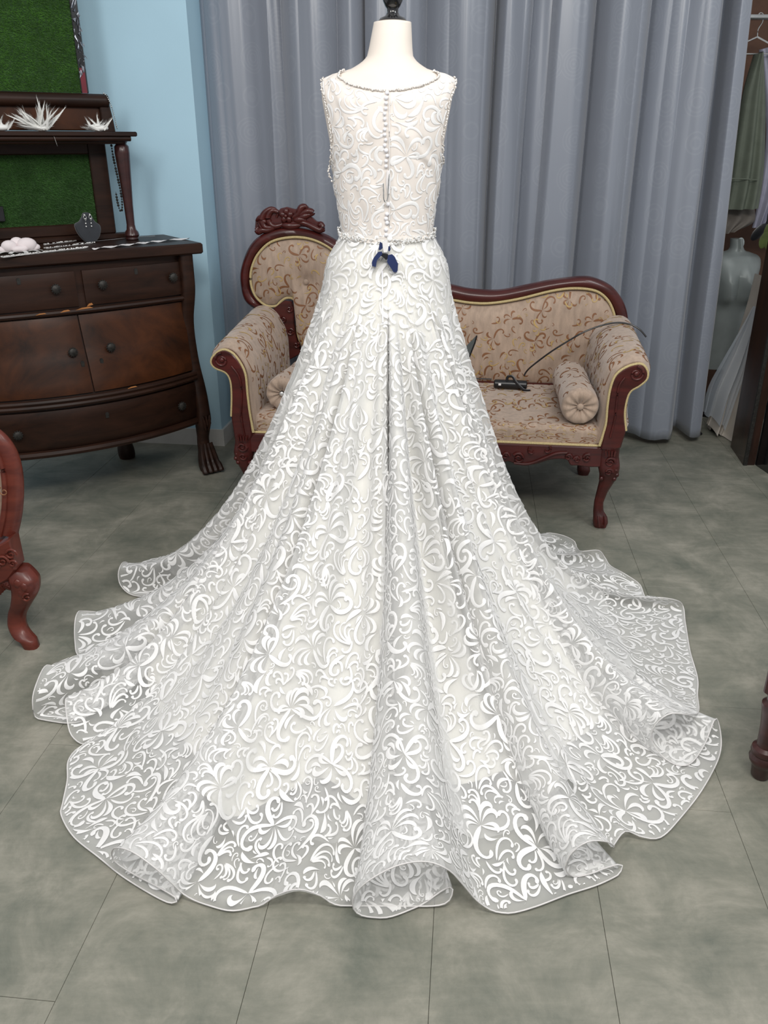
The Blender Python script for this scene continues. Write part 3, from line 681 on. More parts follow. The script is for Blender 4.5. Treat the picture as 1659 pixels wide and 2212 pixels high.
curtain('curtain', 'grey blue satin curtain beside the blue wall, behind the settee crest', xa, xb, CYB, CYB,
        folds([(448, 0.0), (470, .03), (500, .05), (540, .055), (590, .01), (620, .0), (660, .05), (690, .06), (735, .02), (760, .045), (798, .0)], xa, xb), 3, 0.02)
curtain('curtain', 'silvery grey blue satin curtain hanging directly behind the dress form, flat panelled folds', xb-0.02, xc_, CYB-.02, CYB-.02,
        folds([(790, .0), (830, .05), (880, .04), (920, .0), (965, .04), (1000, .055), (1035, .045), (1062, -.01), (1075, .04), (1110, .03), (1128, .005), (1165, .03)], xb, xc_), 13, 0.02)
curtain('curtain', 'silvery grey blue satin curtain with deep folds at the open end beside the clothes rail', xc_-0.02, xd, CYB-.04, CYB-.08,
        folds([(1165, .0), (1185, .05), (1225, .05), (1262, .0), (1300, .065), (1335, .05), (1368, .0), (1395, .03), (1420, .045), (1440, .06), (1465, .065), (1482, .03), (1490, -.02), (1500, -.01), (1508, .05), (1525, .045), (1540, .0)], xc_, xd), 23, 0.03, flare=0.12)
rl = MB().tube([(-0.9, CYB, 2.47), (1.75, CYB, 2.47)], 0.014, 12); tag(rl.build('curtain_rail', M['steel']), 'round steel rail carrying the grey blue curtains above the frame', 'rail')
#@@SETTEE
# ------------------------------------------------------------------ settee
S = Frame(0.15, 3.06, -7)
set_ = thing('settee', 'small carved mahogany settee with beige floral damask and gold piping, behind the dress', 'sofa', (0.15, 3.06, 0), -7)
YB = 0.60
def sp(pts, ly): return np.array([S.hit(x, y, ly) for x, y in pts])
inner_top = [(541, 600), (545, 575), (558, 548), (585, 523), (625, 513), (665, 515), (700, 528), (730, 550), (760, 580), (800, 612), (850, 630), (910, 640), (964, 646), (1015, 654), (1060, 655), (1120, 646), (1190, 629), (1240, 623), (1285, 628), (1310, 645), (1324, 670), (1330, 700)]
outer_top = [(561, 672), (530, 649), (520, 605), (524, 570), (541, 530), (570, 504), (614, 491), (657, 494), (700, 507), (735, 528), (775, 562), (815, 590), (865, 606), (915, 612), (964, 614), (1015, 625), (1076, 628), (1136, 617), (1196, 605), (1256, 598.6), (1287, 602), (1323, 620), (1344, 647), (1354, 674), (1357, 705), (1357, 760)]
ot = spline(sp(outer_top, YB), 5); 
it_px = [(578, 660), (556, 648), (542, 625)]+inner_top+[(1332, 760)]
it = spline(sp(it_px, YB), 5)
# rim: a band between inner and outer outlines with a rounded face
def band(A, B, n, y0, y1):
    a = resample_open(A, n); b = resample_open(B, n); mb = MB(); rows = []
    prof = [(0, y1), (0, y0+.012), (.12, y0+.002), (.35, y0-.006), (.65, y0-.006), (.88, y0+.002), (1, y0+.012), (1, y1)]
    G = np.zeros((n, len(prof), 3))
    for j, (f, y) in enumerate(prof): G[:, j] = a*(1-f)+b*f; G[:, j, 1] = y
    return mb.grid(G)
def resample_open(P, n):
    d = np.r_[0, np.cumsum(np.linalg.norm(np.diff(P, axis=0), axis=1))]; t = np.linspace(0, d[-1], n); return np.stack([np.interp(t, d, P[:, i]) for i in range(3)], 1)
band(it, ot, 160, YB-0.02, YB+0.035).build('back_frame', M['mahogany'], set_)
# shaped back pad
xs = np.linspace(sp([(541, 600)], YB)[0, 0]+0.002, sp([(1331, 700)], YB)[0, 0], 150)
topc = spline(sp(inner_top, YB), 6); topc = topc[np.argsort(topc[:, 0])]
ztp = np.interp(xs, topc[:, 0], topc[:, 2])
botc = spline(sp([(541, 602), (545, 625), (556, 645), (575, 660), (596, 661), (606, 652), (618, 644), (632, 645), (640, 657), (641, 690), (644, 720), (655, 760), (668, 800)], YB), 5); botc = botc[np.argsort(botc[:, 0])]
zbp = np.interp(xs, botc[:, 0], botc[:, 2]); zbp = np.where(xs > botc[-1, 0], 0.40, zbp); zbp = np.minimum(zbp, ztp-0.001)
vv_ = np.linspace(0, 1, 40); Zp = zbp[:, None]+(ztp-zbp)[:, None]*vv_[None, :]
edge = np.minimum(np.minimum(Zp-zbp[:, None], ztp[:, None]-Zp), np.minimum(xs-xs[0], xs[-1]-xs)[:, None])
puff = 0.045*(1-np.exp(-np.maximum(edge, 0)/0.035))
bt = sp([(664, 607)], YB)[0]; puff -= 0.03*np.exp(-((xs[:, None]-bt[0])**2+(Zp-bt[2])**2)/0.0016)
GP = np.stack([xs[:, None]+0*Zp, YB-0.005-puff, Zp], -1); padS = Surf(GP)
if padS.N[..., 1].mean() > 0: padS.N = -padS.N
MB().grid(GP).build('back_pad', M['damask'], set_, angle=None)
MB().ball((bt[0], YB-0.028, bt[2]), .012, 12, 8, (1, .6, 1)).build('tuft_button', M['damask'], set_)
pp = spline(sp([(660, 760), (645, 728), (641, 690), (640, 657), (632, 645), (618, 644), (606, 652), (596, 661), (575, 660), (556, 645), (545, 625), (541, 600)]+inner_top[1:]+[(1332, 745)], YB-0.022), 5)
MB().tube(pp, 0.0055, 8).build('back_piping', M['gold_cord'], set_)
# carved bracket between medallion and arm
bk = [(565, 664), (590, 668), (604, 656), (618, 648), (631, 650), (636, 662), (637, 692), (641, 724), (652, 762), (600, 790), (570, 740)]
bp_ = sp(bk, YB-0.01); MB().prism(bp_[:, [0, 2]], YB-0.03, YB+0.03, .004).build('carved_bracket', M['mahogany'], set_)
def curl(c, r, turns=1.6, sg=1, a0=0.0, th=0.006, y=0.0, n=30, rise=0.0):
    t = np.linspace(0, 1, n); a = a0+sg*turns*2*PI*t; R_ = r*(1-0.85*t)
    P = np.stack([c[0]+R_*np.cos(a), np.full(n, c[1])-rise*t, c[2]+R_*np.sin(a)], 1); return P, th*(1-0.45*t)
cb = MB()
for c, r, sg, a0 in (((612, 690), .016, 1, 2), ((625, 668), .013, -1, 0), ((628, 715), .018, 1, 3), ((640, 745), .014, -1, 1)):
    P = sp([c], YB-0.035)[0]; q, th = curl(P, r, 1.4, sg, a0, .005); MB().tube(q, th, 8).build('bracket_scroll', M['mahogany'], set_)
# crest carving: blossom in the middle, leaves and curls either side
cr = MB(); yc_ = YB-0.012
bkp = sp([(556, 503), (552, 490), (553, 474), (562, 470), (573, 452), (590, 447), (602, 455), (607, 450), (620, 447), (638, 452), (655, 444), (664, 445), (677, 460), (672, 467), (684, 478), (697, 480), (701, 492), (692, 501), (660, 490), (620, 488), (585, 494), (566, 505)], YB)
MB().prism(bkp[:, [0, 2]], YB-0.012, YB+0.015, .004).build('crest_board', M['mahogany'], set_)
def pxl(x, y, ly=YB-0.012): return S.hit(x, y, ly)
fc = pxl(619, 466)
for k in range(5):
    a = PI/2+k*2*PI/5; cr.ball(fc+np.array((math.cos(a)*.017, -.008, math.sin(a)*.017)), .0155, 10, 7, (1, .55, .8), Matrix.Rotation(-a, 3, 'Y'))
cr.ball(fc+np.array((0, -.018, 0)), .008, 10, 6)
for pts, rr in (([(612, 484), (596, 489), (583, 483), (579, 468), (588, 455), (600, 459), (597, 470)], .010), ([(600, 487), (582, 492), (570, 488), (566, 474), (572, 460), (585, 451), (596, 452)], .011),
                ([(578, 480), (568, 478), (556, 482)], .009), ([(575, 470), (562, 470), (553, 477)], .008), ([(598, 488), (580, 497), (566, 497), (558, 501), (554, 496), (559, 491)], .010),
                ([(560, 480), (566, 492), (572, 497)], .009), ([(632, 470), (645, 462), (650, 450), (658, 446), (664, 450)], .011), ([(640, 470), (655, 460), (668, 456), (676, 460), (668, 466)], .010),
                ([(645, 472), (660, 466), (672, 463)], .011), ([(630, 482), (648, 480), (664, 484), (680, 492), (692, 497), (697, 489), (692, 482), (687, 487)], .010), ([(635, 476), (650, 474), (662, 478)], .012), ([(610, 486), (630, 488), (650, 486)], .012)):
    P = spline([pxl(*p) for p in pts], 5); t = np.linspace(0, 1, len(P)); cr.tube(P, 1.3*rr*(0.45+0.75*np.sin(PI*np.clip(t*0.9+.12, 0, 1))), 8, flat=0.9)
cr.ball(pxl(557, 498), .011); cr.ball(pxl(692, 486), .010); cr.ball(pxl(700, 497)+np.array((-.004, 0, 0)), .009)
cr.build('crest_carving', M['mahogany'], set_, angle=60)
# seat
SX0, SX1 = -0.675, 0.675
def seat_grid():
    nx, ns = 120, 40; x = np.linspace(SX0, SX1, nx); prof = []
    for t in np.linspace(0, 1, ns):
        if t < .25: a = t/.25; prof.append((-0.005, 0.343+0.045*a))
        elif t < .45: a = (t-.25)/.2*PI/2; prof.append((-0.005+0.035*(1-math.cos(a)), .388+.028*math.sin(a)))
        else: a = (t-.45)/.55; prof.append((0.03+a*(YB-0.04), .416+.014*math.sin(a*PI)-.004*a))
    G = np.zeros((nx, ns, 3)); e = np.minimum(x-SX0, SX1-x); dz = -0.02*np.exp(-e/0.02)
    for j, (y, z) in enumerate(prof): G[:, j, 0] = x; G[:, j, 1] = y+(0.012*np.exp(-e/.02)); G[:, j, 2] = z+dz*min(1, j/10)
    return G
GS = seat_grid(); seatS = Surf(GS)
if seatS.N[..., 2].mean() < 0: seatS.N = -seatS.N
MB().grid(GS).build('seat_cushion', M['damask'], set_, angle=None)
MB().tube([(x, -0.008, 0.340) for x in np.linspace(SX0, SX1, 20)], 0.006, 8).build('seat_piping', M['gold_cord'], set_)
# arms
pipR = spline(sp([(1294, 961), (1308, 916), (1312, 876), (1318, 838), (1330, 808), (1355, 790), (1383, 784.5), (1396.6, 798), (1396, 816), (1380, 831), (1362, 842), (1353, 860), (1348, 891), (1351, 928)], -0.01), 5)[:, [0, 2]]
pipL = spline(sp([(549, 932), (541, 890), (536, 848), (532, 808), (521, 782), (504, 761), (483, 754), (463, 768), (459, 782), (468, 793), (490, 803), (500, 820), (503, 850), (502, 897)], -0.01), 5)[:, [0, 2]]
armS = []
for side, pip in ((1, pipR), (-1, pipL)):
    # the roll: outline grown outwards, run back to the frame
    P = resample_open(np.c_[pip, np.zeros(len(pip))], 70)[:, :2]; T = np.gradient(P, axis=0); T /= np.linalg.norm(T, axis=1)[:, None]; nn_ = np.stack([-T[:, 1], T[:, 0]], 1)*(side)
    cen = np.array((P[25:45].mean(0))); 
    if ((P[30]-cen) @ nn_[30]) < 0: nn_ = -nn_
    ys = np.linspace(0, 1, 26); G = np.zeros((70, 26, 3))
    for j, t in enumerate(ys):
        g = 0.004+0.017*math.sin(min(t/.12, 1)*PI/2)+0.010*t
        G[:, j, 0] = P[:, 0]+nn_[:, 0]*g; G[:, j, 2] = P[:, 1]+nn_[:, 1]*g+0.03*t*np.clip((P[:, 1]-.45)/.2, 0, 1); G[:, j, 1] = 0.002+t*(YB-0.03)
    sf = Surf(G); 
    if ((G[35, 10]-np.array((cen[0], G[35, 10, 1], cen[1])))*sf.N[35, 10]).sum() < 0: sf.N = -sf.N
    armS.append(sf)
    mb = MB().grid(G); kk_ = len(mb.v); 
    mb.f.append(tuple(i*26 for i in range(70))); mb.f.append(tuple(i*26+25 for i in range(69, -1, -1)))
    mb.build('arm_pad', M['damask'], set_)
    MB().tube(np.c_[pip[:, 0], np.full(len(pip), -0.022), pip[:, 1]], 0.0055, 8, up=(0, 1, 0)).build('arm_piping', M['gold_cord'], set_)
    ext = sp([(1340, 964), (1322, 972), (1296, 968)] if side > 0 else [(512, 961), (530, 966), (548, 938)], -0.01)[:, [0, 2]]
    MB().prism(np.r_[pip[3:], ext], -0.03, 0.02, .006).build('arm_front', M['mahogany'], set_)
    c = sp([(1375, 808) if side > 0 else (479, 778)], -0.032)[0]; q, th = curl(c, .028, 1.5, -side, PI/2, .0055)
    cm = MB().tube(q, th, 8)
    cm.ball(c, .010, 10, 6, (1, .6, 1)); inner = sp([(1350, 815), (1337, 835), (1332, 870), (1328, 905), (1318, 945)] if side > 0 else [(500, 790), (517, 815), (522, 850), (521, 900), (529, 945)], -0.032)
    cm.tube(spline(inner, 5), .006, 8, flat=.7); cm.build('arm_scroll', M['mahogany'], set_)
# apron with a carved lower edge
def apron(pxs, top): return [(p[0], p[2]) for p in sp(pxs, -0.005)]
lo = spline(sp([(1300, 1006), (1270, 1006), (1248, 1003), (1232, 1002), (1222, 990), (1190, 990), (1160, 999), (1132, 1003), (1112, 999), (1098, 994), (1084, 996), (1066, 986), (1040, 982)], -0.005), 4)[:, [0, 2]]
x_l = -lo[::-1]*np.array((1, -1)); mid = np.array([(0.2, 0.275), (0.1, .262), (0, .25), (-.1, .262), (-.2, .275)])
lower = np.r_[lo, mid, x_l]; poly = np.r_[np.array([(-0.72, .338), (0.72, .338)]), lower]
MB().prism(poly, -0.022, 0.012, .004).build('apron', M['mahogany'], set_)
ac = MB()
for sx in (1, -1):
    for (x, y), r, t_, a0, sg in (((1092, 985), .014, 1.5, 0, 1), ((1120, 990), .022, 1.6, 2.6, -1), ((1228, 988), .013, 1.4, 0, 1), ((1246, 993), .012, 1.4, 3, -1), ((1268, 990), .016, 1.5, 1, 1), ((1150, 975), .018, .7, 2, 1), ((1180, 972), .02, .6, 1, -1)):
        P = sp([(x, y)], -0.026)[0]; P[0] *= sx; q, th = curl(P, r, t_, sg*sx, a0 if sx > 0 else PI-a0, .0055); MB().tube(q, th, 8).build('apron_scroll', M['mahogany'], set_)
    P = spline(sp([(1110, 1000), (1140, 1002), (1170, 992), (1200, 980), (1225, 978)], -0.025)*np.array((sx, 1, 1)), 5); MB().tube(P, .006, 8).build('apron_swag', M['mahogany'], set_)
    for xx, zz_ in ((.235, .30), (.262, .315)): MB().ball((sx*xx, -.028, zz_), .012, 10, 7).build('apron_bead', M['mahogany'], set_)
def cab_leg(x, y, sx, name, carve=True):
    cs = [(0.34, 0.0, .040, .034), (.30, .0, .040, .036), (.26, .006, .042, .040), (.225, .010, .036, .036), (.19, .004, .027, .028), (.15, -.006, .021, .023), (.10, -.014, .018, .020), (.065, -.012, .020, .022), (.04, -.002, .028, .028), (.02, .0, .030, .032), (0.0, .0, .024, .028)]
    z = np.array([c_[0] for c_ in cs]); zz2 = np.linspace(.34, 0, 34); pts = []; rr = []
    dx = np.interp(-zz2, -z, [c_[1] for c_ in cs]); w_ = np.interp(-zz2, -z, [c_[2] for c_ in cs]); mb = MB(); G = []
    for h, d_, r_2 in zip(zz2, dx, w_):
        for j in range(14):
            a = 2*PI*j/14; e = 0.75; cx2 = math.copysign(abs(math.cos(a))**e, math.cos(a)); sy2 = math.copysign(abs(math.sin(a))**e, math.sin(a))
            G.append((x+sx*d_+cx2*r_2, y+sy2*r_2*0.9-d_*0.6, h))
    G = np.array(G).reshape(34, 14, 3); G = np.concatenate([G, G[:, :1]], 1); mb.grid(G)
    mb.f += [tuple(range(15)), tuple(range(33*15+14, 33*15-1, -1))]
    lg = fix_normals(mb.build(name, M['mahogany'], set_, angle=50))
    if carve:
        cm = MB()
        for zc, r in ((.285, .020), (.245, .015)):
            q, th = curl((x+sx*.004, y-.040, zc), r, 1.5, sx, 0, .0055); MB().tube(q, th, 8).build('leg_scroll', M['mahogany'], lg)
        for k, (ddx, zc) in enumerate(((.03, .25), (.036, .232), (.028, .215), (-.02, .215))): cm.ball((x+sx*ddx, y-.03, zc), .009, 8, 6)
        for k in range(4): cm.tube([(x-.018+.012*k, y-.043, .332), (x-.014+.010*k, y-.045, .31)], [.005, .003], 6)
        cm.tube([(x-.012, y-.020, .055), (x-.010, y-.034, .035), (x-.008, y-.036, .012)], .004, 6); cm.tube([(x+.012, y-.020, .055), (x+.014, y-.034, .035), (x+.014, y-.036, .012)], .004, 6)
        cm.build('leg_carving', M['mahogany'], lg, kind='stuff')
for sx in (1, -1):
    cab_leg(sx*0.712, 0.005, sx, 'leg'); cab_leg(sx*0.70, YB-.03, sx, 'leg', False)
MB().box(-.70, .70, YB-.03, YB+.02, .26, .42).build('back_rail', M['mahogany'], set_)
for sx in (1, -1): MB().box(sx*.69-.015, sx*.69+.015, .02, YB-.03, .28, .345).build('side_rail', M['mahogany'], set_)
MB().box(-.69, .69, .0, YB-.02, .325, .345).build('seat_board', M['mahogany'], set_)
# woven floral pattern
DT = make_tile(0.34, 21, 6, 70, 0.72, gap=0.007, res=0.0014, sparse=True)
DT2 = make_tile(0.34, 33, 2, 50, 0.5, gap=0.012, res=0.0014, sparse=True)
def weave(surf, Lu, Lv, parent, um=(0.01, .99), vm=(0.02, .98), rot=False, gold=True):
    def ch(X, Y):
        u, v_ = X/Lu, Y/Lv; return u, v_, (u > um[0]) & (u < um[1]) & (v_ > vm[0]) & (v_ < vm[1])
    lay('woven_pattern', spread(DT, .34, 0, Lu, 0, Lv), ch, surf, M['damask_brown'], parent, off=0.0007, rise=0.0004)
    if gold: lay('woven_gold_thread', spread(DT2, .34, 0, Lu, 0, Lv)+np.array((.05, .07)), ch, surf, M['damask_gold'], parent, off=0.0012, rise=0.0004)
def chp(X, Y):
    x = X+xs[0]; z = Y+0.38; zb_ = np.interp(x, xs, zbp); zt_ = np.interp(x, xs, ztp); u = (x-xs[0])/(xs[-1]-xs[0]); v_ = (z-zb_)/np.maximum(zt_-zb_, .01)
    return u, v_, (u > .01) & (u < .99) & (v_ > .02) & (v_ < .98)
lay('woven_pattern', spread(DT, .34, 0, 1.7, 0, .8), chp, padS, M['damask_brown'], set_, off=.0007, rise=.0004)
lay('woven_gold_thread', spread(DT2, .34, 0, 1.7, 0, .8)+np.array((.05, .07)), chp, padS, M['damask_gold'], set_, off=.0012, rise=.0004)
weave(seatS, 1.35, .66, set_); weave(armS[0], .62, .57, set_, vm=(.03, .98)); weave(armS[1], .62, .57, set_, vm=(.03, .98))
# bolsters lie on the seat
def bolster(label, lx, y0, y1, zc, r, tilt, crystal):
    p0 = S.o+S.ex*lx+S.ey*y0; b = thing('bolster_cushion', label, 'cushion', (p0[0], p0[1], 0.416), -7+tilt, 'bolsters at the two ends of the settee')
    L = y1-y0; nu_, nv_ = 49, 40; G = np.zeros((nu_, nv_, 3)); th = np.linspace(0, 2*PI, nu_)
    prof = [(0.012, .012)]+[(r*(.25+.75*a), .012-.014*math.sin(a*PI*.9)) for a in np.linspace(0, 1, 9)[:-1]]+[(r, .012+.01)]
    prof += [(r*(1+.02*math.sin(t*9)), .03+(L-.06)*t) for t in np.linspace(0, 1, nv_-20)]+[(r, L-.02)]
    prof += [(r*(1-.88*a), L-.010+.008*math.sin(a*PI)) for a in np.linspace(0, 1, nv_-len(prof))]
    for j, (rr2, yy) in enumerate(prof):
        pk = 1.0; pl_ = 0.0035*np.sin(th*11)*(1 if (j < 9 or j > nv_-9) else 0)
        G[:, j, 0] = rr2*np.cos(th); G[:, j, 2] = r+rr2*np.sin(th); G[:, j, 1] = yy+pl_*(1 if j < 9 else -1)
    sf = Surf(G); o_ = G-np.array((0, L/2, r)); 
    if (sf.N*o_).sum(-1).mean() < 0: sf.N = -sf.N
    MB().grid(G).build('cover', M['damask'], b, angle=60)
    MB().ball((0, 0.008, r), .013 if not crystal else .010, 12, 8, (1, .6, 1)).build('centre_button', M['crystal'] if crystal else M['damask'], b)
    MB().ball((0, L-0.008, r), .012, 12, 8, (1, .6, 1)).build('centre_button', M['damask'], b)
    weave(sf, 2*PI*r, L+2*r*.8, b, vm=(.22, .78), gold=False)
bolster('beige damask bolster cushion with pleated end and fabric button, leaning by the right arm', 0.590, 0.00, 0.44, .45, .070, 1, False)
bolster('beige damask bolster cushion with a crystal end button, half hidden by the dress', -0.565, 0.04, 0.46, .45, .068, -6, True)
# black battery pack, its cord and the dark pointed thing behind the dress
p = S.hit(1100, 828, .44); bpk = thing('battery_pack', 'black cylindrical device with wrist strap lying on the seat of the settee', 'device', tuple(S.o+S.ex*p[0]+S.ey*.44+np.array((0, 0, .425))), -9)
bm_ = MB().tube([(-.065, 0, .021), (-.060, 0, .021), (.02, 0, .021), (.072, 0, .021), (.076, 0, .021)], [.014, .019, .020, .019, .014], 16); bm_.build('body', M['black'], bpk)
MB().tube(spline([(-.01, -.012, .036), (-.008, -.01, .055), (.012, -.012, .058), (.03, -.02, .035), (.055, -.026, .012), (.07, -.026, .004), (.09, -.02, .003)], 5), .006, 8, flat=0.35, up=(0, 1, 0)).build('strap', M['black'], bpk)
MB().box(-.045, -.034, -.0215, -.015, .020, .028).build('white_mark', M['white_cloth'], bpk, smooth=False, label='small white printed square')
cdp = [S.hit(*q) for q in ((1132, 812, .44), (1137, 803, .44), (1150, 790, .42), (1190, 760, .41), (1230, 735, .41), (1262, 717, .41), (1300, 703, .42), (1335, 697, .43), (1362, 701, .43), (1382, 712, .42), (1396, 728, .41))]
cd2 = [S.o+S.ex*a_[0]+S.ey*a_[1]+np.array((0, 0, a_[2])) for a_ in cdp]
tag(MB().tube(spline(np.array(cd2), 6), .0035, 8).build('power_cord', M['black']), 'thin black cord running from the device over the right arm of the settee', 'cord')
c0 = S.hit(1062, 819, .44); c1 = S.hit(1010, 817, .45); c2 = S.hit(960, 815, .46)
tag(MB().tube(spline([S.o+S.ex*a_[0]+S.ey*a_[1]+np.array((0, 0, a_[2])) for a_ in (c0, c1, c2)], 5), .003, 8).build('short_lead', M['black']), 'thin black lead running from the device to behind the dress', 'cord')
bl = [S.hit(*q, .40) for q in ((1030, 724), (1026, 735), (1012, 772), (1005, 792), (994, 770), (985, 800), (975, 800), (992, 765), (1010, 740))]
bl = [S.hit(*q, .40) for q in ((1030, 724), (1026, 740), (1006, 790), (996, 835), (960, 835), (975, 795), (1000, 755))]
hb = thing('styling_wand', 'dark grey pointed blade standing on the settee seat at the dress edge', 'tool', tuple(S.o+S.ex*bl[3][0]+S.ey*.40+np.array((0, 0, .42))), -7)
o_ = MB().prism([(q[0]-bl[3][0], q[2]-.42) for q in bl], -.008, .008, .003).build('blade', M['grey_plastic'], hb, smooth=False)
o_ = MB().tube([(q[0]-bl[3][0], -.009, q[2]-.42) for q in bl[:4]], .003, 6).build('edge', M['black'], hb)
#@@DRESSER
# ------------------------------------------------------------------ dresser with its hutch
DW = Frame(-.755, 3.61, 35.3)
dr = thing('dresser', 'old dark walnut bow-front dresser with claw feet and shelved back, against the blue wall', 'dresser', (-.755, 3.61, 0), 35.3)
TOPZ = 1.008; XR, XL = -0.06, -0.98; XM = -0.52
MB().box(XL-.06, 0.0, 0.0, .425, .965, TOPZ, .006).build('top', M['walnut'], dr, angle=30)
def bow(x, z):
    t = (x-XM)/(XR-XM); k = np.interp(z, [.20, .30, .45, .60, .76, .80, .95], [.10, .115, .115, .095, .06, .035, .03]); f = np.interp(z, [.20, .28, .40, .52, .64, .76, .79, .95], [.0, .022, .035, .02, .005, .0, .012, .012])
    return 0.055-f-k*(1-t*t)
def patch(mb, x0, x1, z0, z1, th=.012, nx=14, nz=8, lift=0.0, bv=.004):
    X = np.linspace(x0, x1, nx); Z = np.linspace(z0, z1, nz); G = np.zeros((nx, nz, 3)); 
    for i, x in enumerate(X):
        for j, z in enumerate(Z):
            e = min(min(x-x0, x1-x), min(z-z0, z1-z)); l = lift-(bv if e < 1e-6 else 0)
            G[i, j] = (x, bow(x, z)-l, z)
    mb.grid(G); H = G.copy(); H[..., 1] += th+.01
    b0 = len(mb.v); mb.grid(H)
    a0 = b0-nx*nz
    rim = [i*nz for i in range(nx)]+[(nx-1)*nz+j for j in range(1, nz)]+[i*nz+nz-1 for i in range(nx-2, -1, -1)]+[j for j in range(nz-2, 0, -1)]
    for k in range(len(rim)): p_, q_ = rim[k], rim[(k+1) % len(rim)]; mb.f.append((a0+p_, a0+q_, b0+q_, b0+p_))
    return mb
# carcass: back, sides and a recessed front skin
cs = MB(); patch(cs, XL+.02, XR-.02, .235, .96, lift=-.016, nx=30, nz=14, bv=0)
cs.box(XL+.01, XL+.03, .06, .40, .235, .965); cs.box(XR-.03, XR-.01, .06, .40, .235, .965); cs.box(XL+.01, XR-.01, .39, .405, .235, .965); cs.box(XL+.01, XR-.01, .05, .40, .235, .25)
fix_normals(cs.build('carcass', M['walnut'], dr, smooth=False))
def knob(parent, x, z, r=.017):
    y = bow(x, z); mb = MB().lathe([(.007, 0), (.006, -.012), (r*.9, -.014), (r, -.018), (r*.9, -.023), (r*.5, -.026), (.002, -.027)], (x, y, z), 20, 'y')
    for k in range(12): a = k*PI/6; mb.ball((x+math.cos(a)*r, y-.018, z+math.sin(a)*r), .0032, 6, 4)
    mb.build('knob', M['antique'], parent)
def keyhole(parent, x, z):
    y = bow(x, z)-.002; MB().prism([(x-.006, z-.012), (x+.006, z-.012), (x+.007, z+.006), (x+.004, z+.011), (x-.004, z+.011), (x-.007, z+.006)], y, y+.008).build('keyhole_plate', M['antique'], parent, smooth=False)
for x0, x1, ks, kh in ((XM+.012, XR-.03, (-.44, -.138), -.292), (XL+.03, XM-.018, (-.62, -.90), -.745)):
    d_ = fix_normals(patch(MB(), x0, x1, .802, .935).build('drawer', M['walnut'], dr, angle=30)); [knob(d_, k, .878) for k in ks]; keyhole(d_, kh, .915)
for x0, x1, kx, kh in ((XM-.030, XR-.03, -.455, -.50), (XL+.03, XM-.036, -.605, -.575)):
    d_ = fix_normals(patch(MB(), x0, x1, .478, .770, nz=14).build('door', M['burl'], dr, angle=30)); knob(d_, kx, .64); keyhole(d_, kh, .59)
d_ = fix_normals(patch(MB(), XL+.03, XR-.03, .262, .425, nx=30).build('drawer', M['walnut'], dr, angle=30)); knob(d_, -.18, .345); knob(d_, -.86, .345); keyhole(d_, XM, .38)
def bead(z, r, name='moulding', flat=1.0, push=0.0):
    X = np.linspace(XL+.02, XR-.02, 30); MB().tube([(x, bow(x, z)-push, z) for x in X], r, 8, flat=flat).build(name, M['walnut'], dr)
bead(.786, .011); bead(.462, .011); bead(.444, .011); bead(.245, .016, 'bottom_rail', 1.0, .004)
for (x, z, a_, b_) in ((-.525, .795, .035, .004), (-.60, .792, .02, .004), (-.50, .806, .012, .006), (-.69, .79, .02, .003), (-.40, .474, .02, .003)):
    y = bow(x, z)-.0135; MB().prism([(x-a_, z-b_), (x-a_*.3, z-b_*.6), (x+a_, z-b_*.2), (x+a_*.7, z+b_), (x-a_*.2, z+b_*.7)], y, y+.006).build('veneer_chip', M['bare_wood'], dr, smooth=False)
# s-curved corner posts ending in claw feet
def claw(x, y0, sx, front=True):
    zs = np.linspace(.965, .0, 60)
    off = np.interp(-zs, [-.965, -.80, -.785, -.74, -.65, -.50, -.38, -.28, -.22, -.16, -.10, -.05, 0], [.030, .030, .026, .010, .0, .012, .040, .050, .048, .034, .036, .05, .052])
    off = np.convolve(np.pad(off, 3, mode='edge'), np.ones(7)/7, 'valid')
    wdt = np.interp(-zs, [-.965, -.30, -.22, -.16, -.10, -.05, -.02, 0], [.030, .030, .034, .026, .028, .038, .040, .036]); G = []
    for z, o2, w2 in zip(zs, off, wdt):
        cx2 = x+sx*(o2*0.40-.03); cy2 = y0-(o2 if front else -o2*.4)+.045
        for j in range(12):
            a = 2*PI*j/12; e = .6 if z > .24 else .85; q1 = math.copysign(abs(math.cos(a))**e, math.cos(a)); q2 = math.copysign(abs(math.sin(a))**e, math.sin(a))
            G.append((cx2+q1*w2, cy2+q2*w2, z))
    G = np.array(G).reshape(60, 12, 3); G = np.concatenate([G, G[:, :1]], 1); mb = MB().grid(G); mb.f += [tuple(range(13)), tuple(range(59*13+12, 59*13-1, -1))]
    pst = fix_normals(mb.build('corner_post', M['walnut'], dr, angle=50))
    if front:
        tm_ = MB(); bx = x+sx*(.05*.40-.03); by_ = y0-.05+.045
        for k in range(4):
            dx = (-.033+.022*k); t_m = MB(); t_m.tube(spline([(bx+dx*.6, by_-.004, .13), (bx+dx*.8, by_-.018, .09), (bx+dx, by_-.038, .045), (bx+dx*1.1, by_-.058, .018), (bx+dx*1.1, by_-.062, .008)], 4), [.011]*9+[.015]*4+[.016]*3+[.009], 8)
            t_m.ball((bx+dx*1.1, by_-.052, .017), .015, 8, 6); t_m.build('toe', M['walnut'], pst)
        for k in range(3): MB().tube([(bx-.015+.015*k, by_-.034, .27), (bx-.012+.012*k, by_-.038, .235), (bx-.006+.006*k, by_-.034, .20)], [.004, .008, .003], 6).build('fur_ridge', M['walnut'], pst)
claw(XR+.01, .03, 1); claw(XL-.01, .03, -1); claw(XR-.24, .34, 1, False); claw(XL-.0, .34, -1, False)
